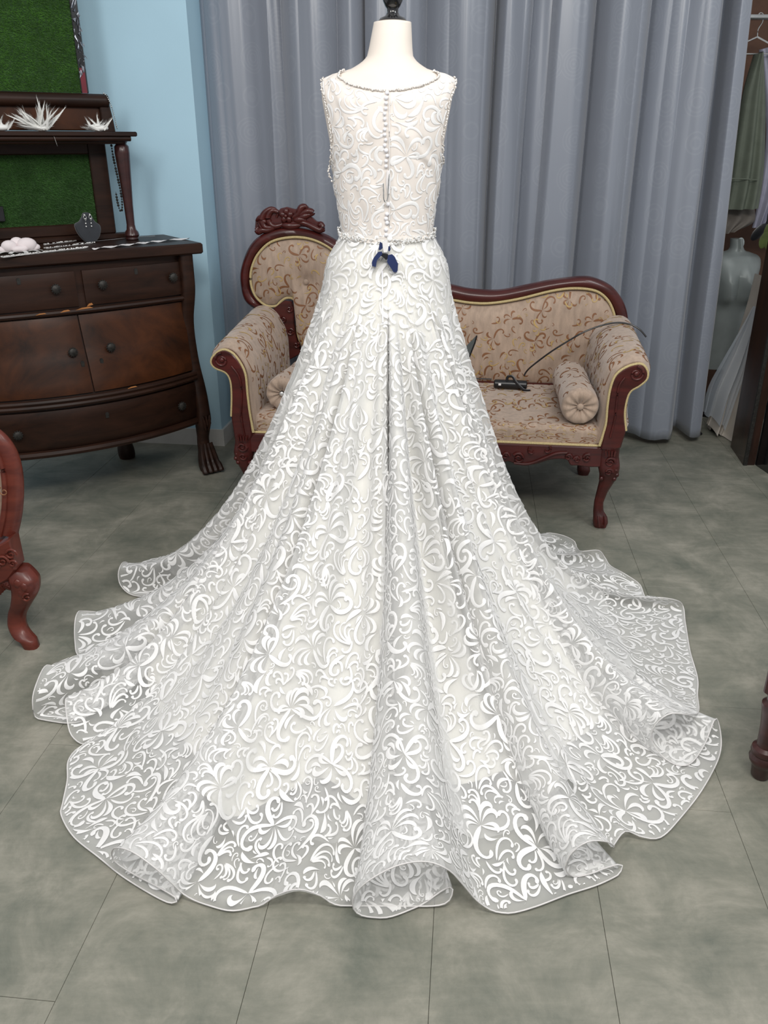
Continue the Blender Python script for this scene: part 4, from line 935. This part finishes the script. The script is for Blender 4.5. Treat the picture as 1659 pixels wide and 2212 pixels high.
# hutch
HB = .385
def rect(x0, x1, z0, z1, y0, y1, name, mat, bv=.004): return MB().box(x0, x1, y0, y1, z0, z1, bv).build(name, mat, dr, angle=30)
rect(-.82, -.155, TOPZ, 1.030, HB-.03, HB+.03, 'hutch_foot_rail', M['walnut'])
rect(-.305, -.232, 1.03, 1.405, HB-.005, HB+.022, 'hutch_stile', M['walnut']); rect(-.80, -.74, 1.03, 1.405, HB-.005, HB+.022, 'hutch_stile', M['walnut'])
rect(-.74, -.305, 1.345, 1.405, HB-.003, HB+.020, 'hutch_rail', M['walnut']); rect(-.74, -.305, 1.03, 1.075, HB-.003, HB+.020, 'hutch_rail', M['walnut'])
rect(-.74, -.305, 1.07, 1.35, HB+.012, HB+.020, 'turf_backing', M['turf_base'], 0)
rect(-.82, -.195, 1.435, 1.535, HB+.002, HB+.018, 'upper_panel', M['burl'])
cap_ = MB().tube([(-.82, HB-.004, 1.545), (-.205, HB-.004, 1.545)], .026, 16); cap_.ball((-.205, HB-.004, 1.545), .026, 14, 8, (.4, 1, 1)); cap_.build('crest_roll', M['walnut'], dr)
MB().prism([(-.235, 1.43), (-.185, 1.43), (-.188, 1.47), (-.195, 1.52), (-.20, 1.56), (-.24, 1.56)], HB-.015, HB+.02, .004).build('crest_end', M['walnut'], dr, smooth=False)
# shelf with moulded front
MB().box(-.86, -.150, .215, HB+.03, 1.412, 1.430, .004).build('shelf', M['walnut'], dr, angle=30)
MB().tube([(-.85, .235, 1.405), (-.175, .235, 1.405)], .011, 10).build('shelf_moulding', M['walnut'], dr)
MB().tube([(-.83, .255, 1.392), (-.20, .255, 1.392)], .008, 10).build('shelf_moulding', M['walnut'], dr)
MB().lathe([(.026, 1.018), (.031, 1.028), (.028, 1.040), (.020, 1.050), (.017, 1.07), (.019, 1.15), (.026, 1.28), (.030, 1.35), (.029, 1.375), (.021, 1.385), (.027, 1.395), (.022, 1.405), (.02, 1.414)], (-.198, .285, 0), 20).build('shelf_post', M['dark_turned'], dr)
MB().lathe([(.024, TOPZ), (.028, 1.012), (.026, 1.022)], (-.198, .285, 0), 20).build('post_foot', M['dark_turned'], dr)
MB().lathe([(.026, TOPZ), (.031, 1.028), (.028, 1.040), (.020, 1.050), (.017, 1.07), (.019, 1.15), (.026, 1.28), (.030, 1.35), (.029, 1.375), (.021, 1.385), (.027, 1.395), (.022, 1.405), (.02, 1.414)], (-.80, .285, 0), 20).build('shelf_post', M['dark_turned'], dr)
def grass(x0, x1, z0, z1, y, n, mat, parent, h=.012, seed=4):
    g = np.random.default_rng(seed); bx = g.uniform(x0, x1, n); bz = g.uniform(z0, z1, n); an = g.uniform(-1.3, 1.3, n); ln = h*g.uniform(.6, 1.5, n)
    tip = np.stack([bx+np.sin(an)*ln*.8, y-ln*.7, bz+ln*g.uniform(-.7, .9, n)], 1); wv = .0009
    l = np.stack([bx-np.cos(an)*wv, np.full(n, y), bz-np.sin(an)*wv], 1); r2 = np.stack([bx+np.cos(an)*wv, np.full(n, y), bz+np.sin(an)*wv], 1)
    V_ = np.stack([l, r2, tip], 1).reshape(-1, 3); F_ = np.arange(3*n).reshape(-1, 3)
    me = bpy.data.meshes.new('grass_blades'); me.from_pydata(V_.tolist(), [], F_.tolist()); me.materials.append(mat)
    o = bpy.data.objects.new('grass_blades', me); C.objects.link(o); o.parent = parent; o['kind'] = 'stuff'; return o
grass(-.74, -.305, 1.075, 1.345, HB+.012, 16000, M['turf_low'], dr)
# upper turf board with its foil-edged frame, standing on the crest
q0 = np.array((-.82, HB, 1.572)); tbw = DW.o+DW.ex*q0[0]+DW.ey*q0[1]
up = thing('turf_board', 'bright green artificial grass board in a dark frame with crumpled silver foil, above the dresser', 'board', (tbw[0], tbw[1], 1.572), 35.3)
MB().box(0, .520, .004, .016, 0, .62).build('backing', M['turf_base'], up, smooth=False)
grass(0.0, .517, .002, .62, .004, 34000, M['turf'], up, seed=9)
MB().box(.518, .548, -.006, .018, 0, .62, .003).build('frame_side', M['black_gloss'], up, angle=30)
ff = MB(); r_ = random.Random(8)
for k in range(60):
    z = .07+.5*k/60; x = .524+r_.uniform(-.004, .022); s2 = r_.uniform(.004, .014); ff.add([(x+r_.uniform(-s2, s2), -.008-r_.uniform(0, .006), z+r_.uniform(-s2, s2)*1.6) for _ in range(4)], [(0, 1, 2), (0, 2, 3)])
ff.build('silver_foil', M['foil'], up, smooth=False, kind='stuff')
MB().box(.520, .540, -.009, -.0065, 0.0, .09).build('red_tape', M['maroon'], up, smooth=False)
# things on the shelf and the top
def dl(x, y, z): p = DW.o+DW.ex*x+DW.ey*y; return (p[0], p[1], z)
def plume(mb, p0, d, L, wdt, seed, bend=.3):
    r3 = random.Random(seed); d = Vector(d).normalized(); sd = d.cross(Vector((r3.uniform(-1, 1), r3.uniform(-1, 1), .3))).normalized(); up3 = d.cross(sd)
    n = 9; q = []
    for i in range(n):
        t = i/(n-1); c = Vector(p0)+d*L*t+up3*bend*L*t*t; w2 = .45*wdt*math.sin(PI*min(1, t*.9+.08))**.7*(1-t*.4); q.append((c-sd*w2, c+up3*w2*.3, c+sd*w2))
    mb.add([v_ for tr in q for v_ in tr], [(i*3+j, i*3+j+1, i*3+j+4, i*3+j+3) for i in range(n-1) for j in range(2)])
    for k in range(60):
        t = r3.uniform(.1, 1); c = Vector(p0)+d*L*t+up3*bend*L*t*t; s3 = r3.choice((-1, 1)); e = c+sd*s3*wdt*r3.uniform(.4, 1.0)*(1.2-t)+d*wdt*r3.uniform(.8, 1.8); mb.add([c, c+d*.002, e], [(0, 1, 2)])
def feather_piece(px, label, n, spread_, L, seed):
    q = DW.hit(px, 278, .29); t = thing('feather_hairpiece', label, 'hair accessory', dl(q[0], .29, 1.430), 35.3, 'white hairpieces along the shelf'); r3 = random.Random(seed)
    for k in range(n):
        a = r3.uniform(-spread_*1.15, spread_*.8); mb = MB(); plume(mb, (r3.uniform(-.02, .02), r3.uniform(-.02, .02), .004), (math.sin(a), r3.uniform(-.5, .25), abs(math.cos(a))*.75+.15), L*r3.uniform(.6, 1.15), .011, seed*50+k, r3.uniform(-.5, .5))
        mb.build('feather', M['feather'], t, angle=None)
    MB().ball((0, 0, .012), .022, 12, 8, (1.5, 1, .55)).build('tuft', M['feather'], t); return t
f1 = feather_piece(90, 'white feather hairpiece with long wispy plumes, largest on the dresser shelf', 44, 1.4, .10, 3)
f2 = feather_piece(212, 'flat white blossom and feather hairpiece at the right end of the shelf', 14, 1.5, .05, 4)
for k in range(7):
    a = k*.9; MB().ball((math.cos(a)*.028, math.sin(a)*.012, .013+.004*(k % 3)), .012, 9, 6, (1.2, .8, .7)).build('petal', M['feather'], f2)
f3 = feather_piece(2, 'white ruffled hairpiece cut off by the left edge of the photo', 10, 1.3, .05, 6)
dp = MB(); plume(dp, (.02, -.06, .0), (.25, -.4, -1), .05, .007, 77, .1); dp.build('feather', M['feather'], f1, angle=None)
# black velvet bust with earrings
q = DW.hit(192, 505, .27); e_ = thing('earring_stand', 'black velvet bust stand displaying crystal drop earrings on the dresser', 'jewellery stand', dl(q[0], .27, TOPZ), 35.3)
outl = [(-.020, .105), (-.012, .118), (.012, .118), (.020, .105), (.030, .085), (.050, .066), (.047, .035), (.030, .010), (.0, .0), (-.022, .008), (-.046, .040), (-.054, .075), (-.035, .086)]
o_ = fix_normals(MB().prism(spline(np.array(outl), 4, True), -.008, .006, .004).build('bust', M['velvet_dark'], e_)); MB().tube([(0, .004, .08), (0, .04, .0025)], .003, 6).build('prop', M['black'], e_)
er_ = thing('earring', 'left silver crystal drop earring on the black bust stand', 'earring', dl(q[0]-.012, .255, TOPZ+.085), 35.3, 'crystal drop earrings'); 
def earring(t):
    MB().tube([(0, 0, .030), (.006, -.001, .018), (0, -.002, .0), (-.006, -.001, .018), (0, 0, .030)], .0016, 6).build('loop', M['steel'], t)
    for z in (.026, .012, -.006, -.018): MB().ball((0, -.003, z), .0032, 8, 5).build('crystal', M['crystal'], t)
earring(er_); er2 = thing('earring', 'right silver crystal drop earring on the black bust stand', 'earring', dl(q[0]+.010, .255, TOPZ+.085), 35.3, 'crystal drop earrings'); earring(er2)
# white chiffon rosette, lace ribbons and rhinestone sashes on the top
q = DW.hitz(45, 548, TOPZ); ro = thing('fabric_rosette', 'pale pink chiffon flower with soft round petals at the front of the dresser top', 'fabric flower', dl(q[0], q[1]+.02, TOPZ), 35.3)
for k, (x, y, r, s3) in enumerate([(-.032, 0, .030, (1, .8, .75)), (.030, -.004, .034, (1.1, .8, .75)), (0, .014, .028, (1, .8, .95)), (.055, .0, .024, (1, .8, .6)), (-.058, .004, .02, (1, .8, .6)), (0, -.022, .022, (1.4, .7, .6))]):
    MB().ball((x, y, r*s3[2]+.004), r, 16, 10, s3).build('petal', M['rosette'], ro)
for k in range(9):
    a = k*.7; MB().tube(spline([(math.cos(a)*.03, math.sin(a)*.02, .004), (math.cos(a)*.06, math.sin(a)*.035, .010), (math.cos(a)*.085, math.sin(a)*.045, .005)], 4), .010, 6, flat=.12).build('net_frill', M['net'], ro)
def strip(name, label, pxs, wd2, mat, cat, beads=0, ruf=.0, zz0=.0012):
    P = spline([DW.hitz(x, y, TOPZ) for x, y in pxs], 8); T = np.gradient(P, axis=0); T /= np.linalg.norm(T, axis=1)[:, None]; nn2 = np.stack([-T[:, 1], T[:, 0], 0*T[:, 0]], 1)
    t0_ = P[0]; th_ = thing(name, label, cat, dl(t0_[0], t0_[1], TOPZ), 35.3); P = P-np.array((t0_[0], t0_[1], TOPZ)); s = np.arange(len(P))
    G = np.stack([P+nn2*(f*wd2)+np.array((0, 0, 1))*(zz0+ruf*(0.5+0.5*np.sin(s*1.1+f*2)))[:, None] for f in (-1, -.4, .4, 1)], 1); MB().grid(G).build('ribbon', mat, th_, angle=None)
    if beads:
        mb = MB(); r4 = random.Random(len(label))
        for k in range(beads):
            i = r4.randrange(len(P)); c = P[i]+nn2[i]*r4.uniform(-1, 1)*wd2; mb.ball((c[0]+r4.uniform(-.01, .01), c[1], zz0+.003), r4.choice((.0016, .0025)), 6, 4)
        mb.build('beads', M['crystal'], th_, kind='stuff')
    return th_
strip('satin_ribbon', 'narrow white satin ribbon lying straight across the back of the dresser top', [(165, 526), (220, 520), (280, 514), (335, 510)], .004, M['white_cloth'], 'ribbon')
strip('lace_trim', 'scalloped white lace trim with wavy edge along the right front of the dresser top', [(200, 540), (250, 534), (300, 528), (345, 523), (408, 517)], .011, M['white_cloth'], 'ribbon', ruf=.006)
strip('beaded_sash', 'white sash crusted with clear rhinestones at the front edge of the dresser top', [(5, 557), (60, 550), (120, 543), (185, 536)], .010, M['white_cloth'], 'sash', 200)
strip('pearl_trim', 'cream pearl trim curled beside the chiffon flower on the dresser top', [(95, 530), (125, 526), (150, 523), (160, 522)], .005, M['white_cloth'], 'trim', 70)
strip('pearl_trim', 'cream beaded trim just in front of the curled pearl trim on the dresser top', [(100, 538), (140, 533), (200, 526)], .004, M['white_cloth'], 'trim', 70)
# hanging bead strings
def beads_hang(name, label, pts, r, mat, group=None):
    P = spline([dl(*p) for p in pts], 10); o0 = P[0]; d = np.r_[0, np.cumsum(np.linalg.norm(np.diff(P, axis=0), axis=1))]; n = int(d[-1]/(r*2.6)); r5 = random.Random(n)
    t = thing(name, label, 'necklace', tuple(o0), 0, group); mb = MB()
    for k in range(n): mb.ball([np.interp(d[-1]*k/n, d, P[:, i])-o0[i] for i in range(3)], r*r5.choice((.8, 1, 1.3)), 8, 5)
    mb.build('beads', mat, t, kind='stuff'); MB().tube(P-o0, .0008, 4).build('thread', M['antique'], t); return t
beads_hang('bead_necklace', 'string of dark grey beads hanging beside the turned shelf post', [(-.225, .33, 1.40), (-.222, .33, 1.33), (-.214, .33, 1.25), (-.208, .33, 1.18), (-.212, .33, 1.13), (-.222, .33, 1.125), (-.228, .33, 1.16), (-.228, .335, 1.20)], .0042, M['antique'])
beads_hang('chain_necklace', 'thin silver chain draped over the right end of the crest roll', [(-.222, .352, 1.572), (-.210, .350, 1.56), (-.198, .345, 1.52), (-.190, .345, 1.47), (-.186, .345, 1.44)], .0026, M['steel'])
q = DW.hit(5, 462, HB-.02); tag(MB().box(-.012, .010, -.004, .004, -.03, .028, .002).build('phone_clip', M['black'], None, angle=30), 'small black rounded clip hanging on the lower grass panel, cut by the photo edge', 'clip').location = dl(q[0], HB-.006, q[2]); bpy.data.objects['phone_clip'].rotation_euler = (0, 0, math.radians(35.3))
#@@CHAIRS
# ------------------------------------------------------------------ chairs at the two edges
lc = thing('armchair', 'reddish carved mahogany chair with oval padded side at the left edge of the photo', 'chair', (-1.20, 2.20, 0), 0)
def lp(px, py, Y): p = at_y(px, py, Y); return p-np.array((-1.20, 2.20, 0))
YL = 2.15
legc = [lp(x, y, YL+d) for x, y, d in ((38, 1225, .0), (52, 1248, -.01), (56, 1275, -.015), (48, 1300, -.01), (38, 1325, .0), (38, 1350, -.005), (50, 1372, -.02), (66, 1384, -.03))]
G = spline(legc, 5); rr_l = np.interp(np.linspace(0, 1, len(G)), [0, .15, .3, .45, .6, .75, .88, 1], [.034, .042, .038, .030, .026, .026, .028, .022])
G[:, 2] -= 0.0; zmin = (G[:, 2]-rr_l*0.9).min(); 
def chair_leg(off, name='leg'):
    P = G+np.array(off); P[:, 2] = np.maximum(P[:, 2], rr_l*0.55*0+.018)
    mb = MB(); ring = []
    for p, r2 in zip(P, rr_l):
        for j in range(12):
            a = 2*PI*j/12; c1 = math.copysign(abs(math.cos(a))**.7, math.cos(a)); s1 = math.copysign(abs(math.sin(a))**.7, math.sin(a)); ring.append((p[0]+c1*r2, p[1]+s1*r2*.9, p[2]))
    A_ = np.array(ring).reshape(len(P), 12, 3); A_ = np.concatenate([A_, A_[:, :1]], 1); A_[-1, :, 2] = 0.0; A_[-2, :, 2] = .012; mb.grid(A_); mb.f += [tuple(range(13)), tuple(range((len(P)-1)*13+12, (len(P)-1)*13-1, -1))]
    return fix_normals(mb.build(name, M['mahogany_warm'], lc, angle=50))
lg1 = chair_leg((0, 0, 0)); chair_leg((-.38, .40, 0)); chair_leg((-.45, -.25, 0)); chair_leg((-.80, .12, 0))
kn = MB(); p = lp(40, 1290, YL-.035)
for (x, y) in ((38, 1262), (46, 1282), (52, 1270)): q2 = lp(x, y, YL-.045); kn.ball(q2, .012, 8, 6, (1, .5, 1.3))
q3, th3 = curl(lp(58, 1292, YL-.05), .014, 1.3, 1, 1, .004); kn.tube(q3, th3, 6); kn.build('knee_carving', M['mahogany_warm'], lg1)
pa = [lp(x, y, YL) for x, y in ((-40, 1190), (32, 1153), (46, 1218), (30, 1240), (-40, 1275))]
blk = MB().prism([(q2[0], q2[2]) for q2 in pa], -.09, -.02, .006).build('seat_rail', M['mahogany_warm'], lc, smooth=False)
sfr = MB(); c0_ = legc[0]; qs = [(c0_[0]+.0, -.03), (c0_[0]-.36, .40), (c0_[0]-.80, .12), (c0_[0]-.44, -.26)]
sfr.add([(x, y, z) for z in (pa[2][2]+.01, pa[1][2]-.02) for x, y in qs], [(3, 2, 1, 0), (4, 5, 6, 7), (0, 1, 5, 4), (1, 2, 6, 5), (2, 3, 7, 6), (3, 0, 4, 7)]); fix_normals(sfr.build('seat_frame', M['mahogany_warm'], lc, smooth=False))
cvm = MB()
for (x, y), r in (((26, 1195), .018), ((30, 1215), .012), ((8, 1210), .018), ((-10, 1222), .016)): q2 = lp(x, y, YL-.035); q2[1] = -.094; a_, b_ = curl(q2, r, 1.4, 1, 0, .004); cvm.tube(a_, b_, 6)
cvm.build('rail_carving', M['mahogany_warm'], lc)
fan = MB()
for k in range(7): q2 = lp(2+k*5, 1245+abs(k-3)*3, YL); fan.tube(spline([(q2[0], -.06, q2[2]+.02), (q2[0]-.004, -.075, q2[2]-.005), (q2[0]-.006, -.065, q2[2]-.035+.003*k)], 4), .009, 6)
fan.build('shell_carving', M['mahogany_warm'], lc)
oc = [(30, 1150), (40, 1100), (42, 1040), (33, 990), (12, 955), (-20, 935), (-60, 940), (-95, 975), (-110, 1040), (-95, 1110), (-60, 1150)]
ov = spline([lp(x, y, YL+.02) for x, y in oc], 6); 
MB().tube(ov-np.array((.018, 0, 0)), .030, 12, flat=.8, up=(0, 1, 0)).build('oval_frame', M['mahogany_warm'], lc)
MB().tube(ov*np.array((.985, 1, 1))-np.array((.03, .022, 0)), .008, 8).build('oval_moulding', M['mahogany_warm'], lc)
cc = ov.mean(0); pad = MB(); rings = []
for f, yo in ((1, 0), (.9, -.012), (.7, -.022), (.4, -.028), (.05, -.030)): rings.append(np.stack([cc[0]+(ov[:, 0]-.03-cc[0])*f*.86, np.full(len(ov), ov[0, 1]+yo), cc[2]+(ov[:, 2]-cc[2])*f*.86], 1))
Gp = np.stack(rings, 1); pad.grid(Gp, closeu=True); pad.build('oval_pad', plain('peach_damask', (.62, .46, .36), .7), lc, angle=None)
sw, th4 = curl(lp(8, 1062, YL-.02), .014, 1.2, 1, 2, .002); MB().tube(sw, th4, 5).build('woven_scroll', M['damask_brown'], lc)
rc = thing('side_chair', 'dark turned-leg chair with yellow and maroon seat at the right edge of the photo', 'chair', (.905, 1.56, 0), -42)
def turned(x, y):
    lg = MB().lathe([(.016, 0), (.021, .008), (.023, .035), (.026, .040), (.032, .050), (.034, .060), (.029, .070), (.033, .078), (.031, .088), (.022, .094), (.024, .15), (.028, .19), (.031, .205), (.031, .213), (.022, .222), (.022, .235), (.032, .245), (.032, .25)], (x, y, 0), 24).build('leg', M['dark_turned'], rc)
    MB().box(x-.028, x+.028, y-.028, y+.028, .245, .50, .004).build('leg_block', M['dark_turned'], lg, angle=30)
turned(0, 0); turned(.0, .42); turned(.46, 0); turned(.46, .42)
for y in (0, .42): MB().box(.028, .432, y-.012, y+.012, .27, .33).build('rail', M['dark_turned'], rc, smooth=False)
for x in (0, .46): MB().box(x-.012, x+.012, .028, .392, .27, .33).build('rail', M['dark_turned'], rc, smooth=False)
MB().box(.012, .448, .012, .408, .335, .39, .018).build('seat_pad', plain('yellow_damask', (.50, .34, .10), .7, var=.3, scale=60), rc)
MB().box(.008, .452, .008, .412, .318, .336, .006).build('seat_band', M['maroon'], rc, angle=30)
#@@RIGHT
# ------------------------------------------------------------------ clothes rail and its surroundings, far right
YR = 4.45
rod = [at_y(1600, 37, YR), at_y(1700, 37, YR)]; rod = [rod[0]-np.array((.15, 0, 0)), rod[1]+np.array((.35, 0, 0))]
rk = thing('clothes_rack', 'steel clothes rail standing at the right behind the curtain edge', 'clothes rack', (rod[0][0], YR, 0)); o0 = np.array((rod[0][0], YR, 0)); zr = rod[0][2]
MB().tube([(0, 0, zr), (rod[1][0]-o0[0], 0, zr)], .012, 12).build('rod', M['steel'], rk)
for x in (0.0, rod[1][0]-o0[0]): MB().tube([(x, 0, .0), (x, 0, zr)], .012, 10).build('upright', M['steel'], rk); MB().box(x-.02, x+.02, -.2, .2, 0, .02).build('foot', M['steel'], rk, smooth=False)
def cloth_piece(name, label, cat, outline, Y, th, mat, ripple, parts=()):
    """garment hanging in the plane Y, its outline filled as a grid with folds"""
    L_ = [at_y(x, y, Y) for x, y in outline[0]]; R_ = [at_y(x, y, Y) for x, y in outline[1]]; L2 = resample_open(spline(L_, 6), 40); R2 = resample_open(spline(R_, 6), 40)
    o0 = L2[0].copy(); t = thing(name, label, cat, tuple(o0)); u = np.linspace(0, 1, 36)[:, None, None]
    for sgn2, nm in ((-1, 'front'), (1, 'back')):
        G = L2[None]*(1-u)+R2[None]*u-o0; uu2 = u[..., 0]; G[..., 1] += sgn2*th*np.sqrt(np.clip(4*uu2*(1-uu2), 0, 1))+sgn2*ripple*np.sin(uu2*17+np.linspace(0, 2, 40)[None, :])*np.linspace(.2, 1, 40)[None, :]*np.clip(4*uu2*(1-uu2), 0, 1)
        MB().grid(G).build(nm, mat, t, angle=None)
    return t, o0
def hanger(px, label):
    p = at_y(px, 37, YR); t = thing('coat_hanger', label, 'hanger', (p[0], YR, zr)); 
    MB().tube(spline([(-.012, 0, .008), (-.006, 0, .016), (.004, 0, .016), (.012, 0, .006), (.012, 0, -.02), (-.002, 0, -.05), (0, 0, -.08)], 5), .0025, 6).build('hook', M['steel'], t)
    MB().tube([(-.16, -.0, -.15), (0, 0, -.08), (.16, 0, -.15), (-.16, 0, -.15)], .004, 6).build('shoulder_wire', M['steel'], t)
hanger(1643, 'thin silver wire hanger on the clothes rail holding the sage green jacket'); 
g1, _ = cloth_piece('jacket', 'sage green cropped jacket hanging on the rail beside the curtain edge', 'jacket', ([(1632, 118), (1606, 200), (1590, 300), (1576, 400), (1566, 452)], [(1644, 112), (1652, 200), (1652, 300), (1648, 380), (1637, 450)]), YR-.02, .05, M['sage'], .02)
bp2 = at_y(1572, 382, YR-.1); g1b = MB().tube([tuple(at_y(x, y, YR-.085)-_) for x, y in ((1570, 386), (1600, 386), (1636, 389))], .003, 6).build('hem_seam', M['sage'], g1)
cloth_piece('lavender_dress', 'pale lavender satin garment at the right photo edge on the rail', 'dress', ([(1640, 108), (1650, 200), (1655, 300), (1640, 420), (1625, 492)], [(1668, 100), (1690, 200), (1700, 300), (1690, 400), (1648, 490)]), YR+.06, .03, M['lavender'], .02)
cloth_piece('black_garment', 'black garment with red lining hanging at the extreme right edge', 'dress', ([(1655, 260), (1652, 330), (1645, 420), (1630, 490)], [(1720, 250), (1725, 330), (1720, 420), (1715, 510)]), YR+.14, .03, M['black'], .02)
cloth_piece('taupe_blouse', 'taupe blouse half hidden by the curtain below the sage jacket', 'blouse', ([(1560, 445), (1556, 480), (1552, 505)], [(1630, 450), (1628, 480), (1590, 498)]), YR+.05, .04, plain('taupe', (.17, .15, .13), .7), .015)
# leaf spray
lf = at_y(1652, 515, YR-.1); lt = thing('leaf_spray', 'green artificial leaf hanging at the right edge above the silver torso', 'artificial plant', tuple(lf))
for dx, dz, rot, mt in ((0, 0, .2, 'leaf_green'), (.03, -.03, -.5, 'leaf_green'), (-.035, .03, .7, 'black'), (.02, .05, 1.2, 'leaf_green')):
    MB().ball((dx, 0, dz), .05, 12, 8, (.5, .06, 1), Matrix.Rotation(rot, 3, 'Y')).build('leaf', M[mt], lt)
MB().tube([(0, .01, .9), (0, .01, .05)], .003, 6).build('stem', M['black'], lt); lt.children[-1].scale = (1, 1, .35)
# silver male torso form
YM = 4.52; t0 = at_y(1600, 800, YM); tf = thing('torso_form', 'headless silver grey male torso form standing behind the curtain edge', 'mannequin', (t0[0], YM, 0))
rowz = []; 
prof_t = [(792, 1505, 1602, .07), (740, 1512, 1606, .075), (700, 1518, 1614, .085), (660, 1524, 1622, .095), (635, 1526, 1626, .11), (600, 1528, 1632, .115), (570, 1530, 1640, .105), (553, 1536, 1638, .08), (545, 1556, 1622, .055), (538, 1575, 1606, .045), (515, 1578, 1603, .04)]
Gt_ = []
for y, xl, xr, dp_ in prof_t:
    a_, b_ = at_y(xl, y, YM), at_y(xr, y, YM); cx3, hw = (a_[0]+b_[0])/2-t0[0], (b_[0]-a_[0])/2; row = []
    for j in range(40):
        a = 2*PI*j/40; q1 = hw*math.copysign(abs(math.cos(a))**.8, math.cos(a)); fr = dp_*math.sin(a); 
        yy = -fr*(1 if fr > 0 else .7)
        if fr > 0:
            ch = 0.040*math.exp(-((abs(q1)-hw*.45)/(hw*.26))**2) if 570 < y < 660 else 0; ab = -.008*math.exp(-(q1/(hw*.1))**2); yy -= ch+ab*1.2
        row.append((cx3+q1, yy, a_[2]))
    Gt_.append(row)
Gt_ = np.array(Gt_); nn5 = len(Gt_); Gz = np.stack([spline(Gt_[:, j], 5) for j in range(40)], 1); Gz = np.concatenate([Gz, Gz[:, :1]], 1)
mb = MB().grid(Gz); mb.f += [tuple(range(40)), tuple(range((len(Gz)-1)*41+39, (len(Gz)-1)*41-1, -1))]; fix_normals(mb.build('torso', M['grey_form'], tf, angle=60))
a_ = at_y(1596, 525, YM); fix_normals(MB().ball((a_[0]-t0[0]+.0, -.02, a_[2]), .03, 14, 8, (.7, .3, 1)).build('neck_cap', plain('pale_cap', (.40, .45, .45), .4), tf))
zb_ = Gz[0, 0, 2]; cxb = Gz[0, :, 0].mean(); MB().lathe([(.15, 0), (.15, .012), (.02, .03), (.016, zb_+.02)], (cxb, 0, 0), 24).build('stand', M['black'], tf)
# tulle gown skirt sweeping down from the post
def gown():
    Lp = [(1650, 600), (1625, 655), (1590, 720), (1556, 780), (1530, 830), (1518, 880), (1510, 905)]; Rp = [(1660, 600), (1648, 690), (1640, 740), (1632, 800), (1618, 860), (1600, 920), (1582, 966)]
    L_ = resample_open(spline([at_y(x, y, 4.16) for x, y in Lp], 6), 40); R_ = resample_open(spline([at_y(x, y, 4.0) for x, y in Rp], 6), 40); o0 = np.array((L_[-1][0], 4.1, 0))
    t = thing('hanging_gown', 'ivory satin and grey tulle gown skirt hanging beside the dark wooden post', 'dress', tuple(o0)); u = np.linspace(0, 1, 60)[:, None, None]
    G = L_[None]*(1-u)+R_[None]*u; f = np.linspace(0, 1, 40)[None, :]; uu2 = u[..., 0]; G[..., 1] += -.03*np.sin(uu2*15+1)*f-.02*np.sin(uu2*31)*f
    G[..., 2] += 0.01*np.sin(uu2*22)*f; G = G-o0; G[..., 2] = np.maximum(G[..., 2], .004); G2 = G[18:].copy()
    MB().grid(G2).build('satin_layer', M['ivory_satin'], t, angle=None); G3 = G.copy(); G3[..., 1] -= .025; G3[..., 0] -= .02*f; G3 = G3[:46, :37]
    MB().grid(G3).build('tulle_layer', M['tulle_blue'], t, angle=None)
    B_ = G2.copy(); B_[..., 1] += .12*np.sin(np.linspace(0, PI, B_.shape[0]))[:, None]+.02; MB().grid(B_).build('satin_back', M['ivory_satin'], t, angle=None)
gown()
# dark post and black panel
pt = [at_z(1578, 965, 0), at_z(1605, 1005, 0), at_z(1625, 1005, 0), at_z(1659, 1030, 0)]
ps = thing('wooden_post', 'thick dark polished wooden post standing at the right edge of the photo', 'post', (pt[1][0], pt[1][1], 0))
base = [pt[0], pt[1], pt[2]+np.array((.01, 0, 0)), pt[0]+np.array((.16, .10, 0))]
mb = MB(); mb.add([(q2[0]-pt[1][0], q2[1]-pt[1][1], z) for z in (0, 1.02) for q2 in base], [(3, 2, 1, 0), (4, 5, 6, 7), (0, 1, 5, 4), (1, 2, 6, 5), (2, 3, 7, 6), (3, 0, 4, 7)])
fix_normals(mb.build('shaft', M['ebony_wood'], ps, smooth=False)); mb = MB(); mb.box(0.0, .016, -.006, .004, 0, .95); mb.build('metal_edge', M['antique'], ps, smooth=False)
pq = pt[2]; pn = MB(); pn.add([(x, y, z) for z in (0, 1.0) for x, y in ((pq[0]+.015, pq[1]+.004), (pt[3][0]+.02, pt[3][1]), (pt[3][0]+.5, pt[3][1]+.1), (pq[0]+.45, pq[1]+.35))], [(3, 2, 1, 0), (4, 5, 6, 7), (0, 1, 5, 4), (1, 2, 6, 5), (2, 3, 7, 6), (3, 0, 4, 7)])
tag(fix_normals(pn.build('black_cabinet', M['black_gloss'], None, smooth=False)), 'glossy black cabinet side standing right of the dark wooden post', 'cabinet')
sh = thing('shoe', 'black shoe on the floor under the right end of the curtain', 'shoe', tuple(at_z(1500, 938, 0)))
MB().ball((0, .06, .035), .05, 16, 10, (.75, 1.6, .7)).build('upper', M['black_gloss'], sh); MB().box(-.035, .035, -.02, .13, 0, .014, .004).build('sole', M['black'], sh)
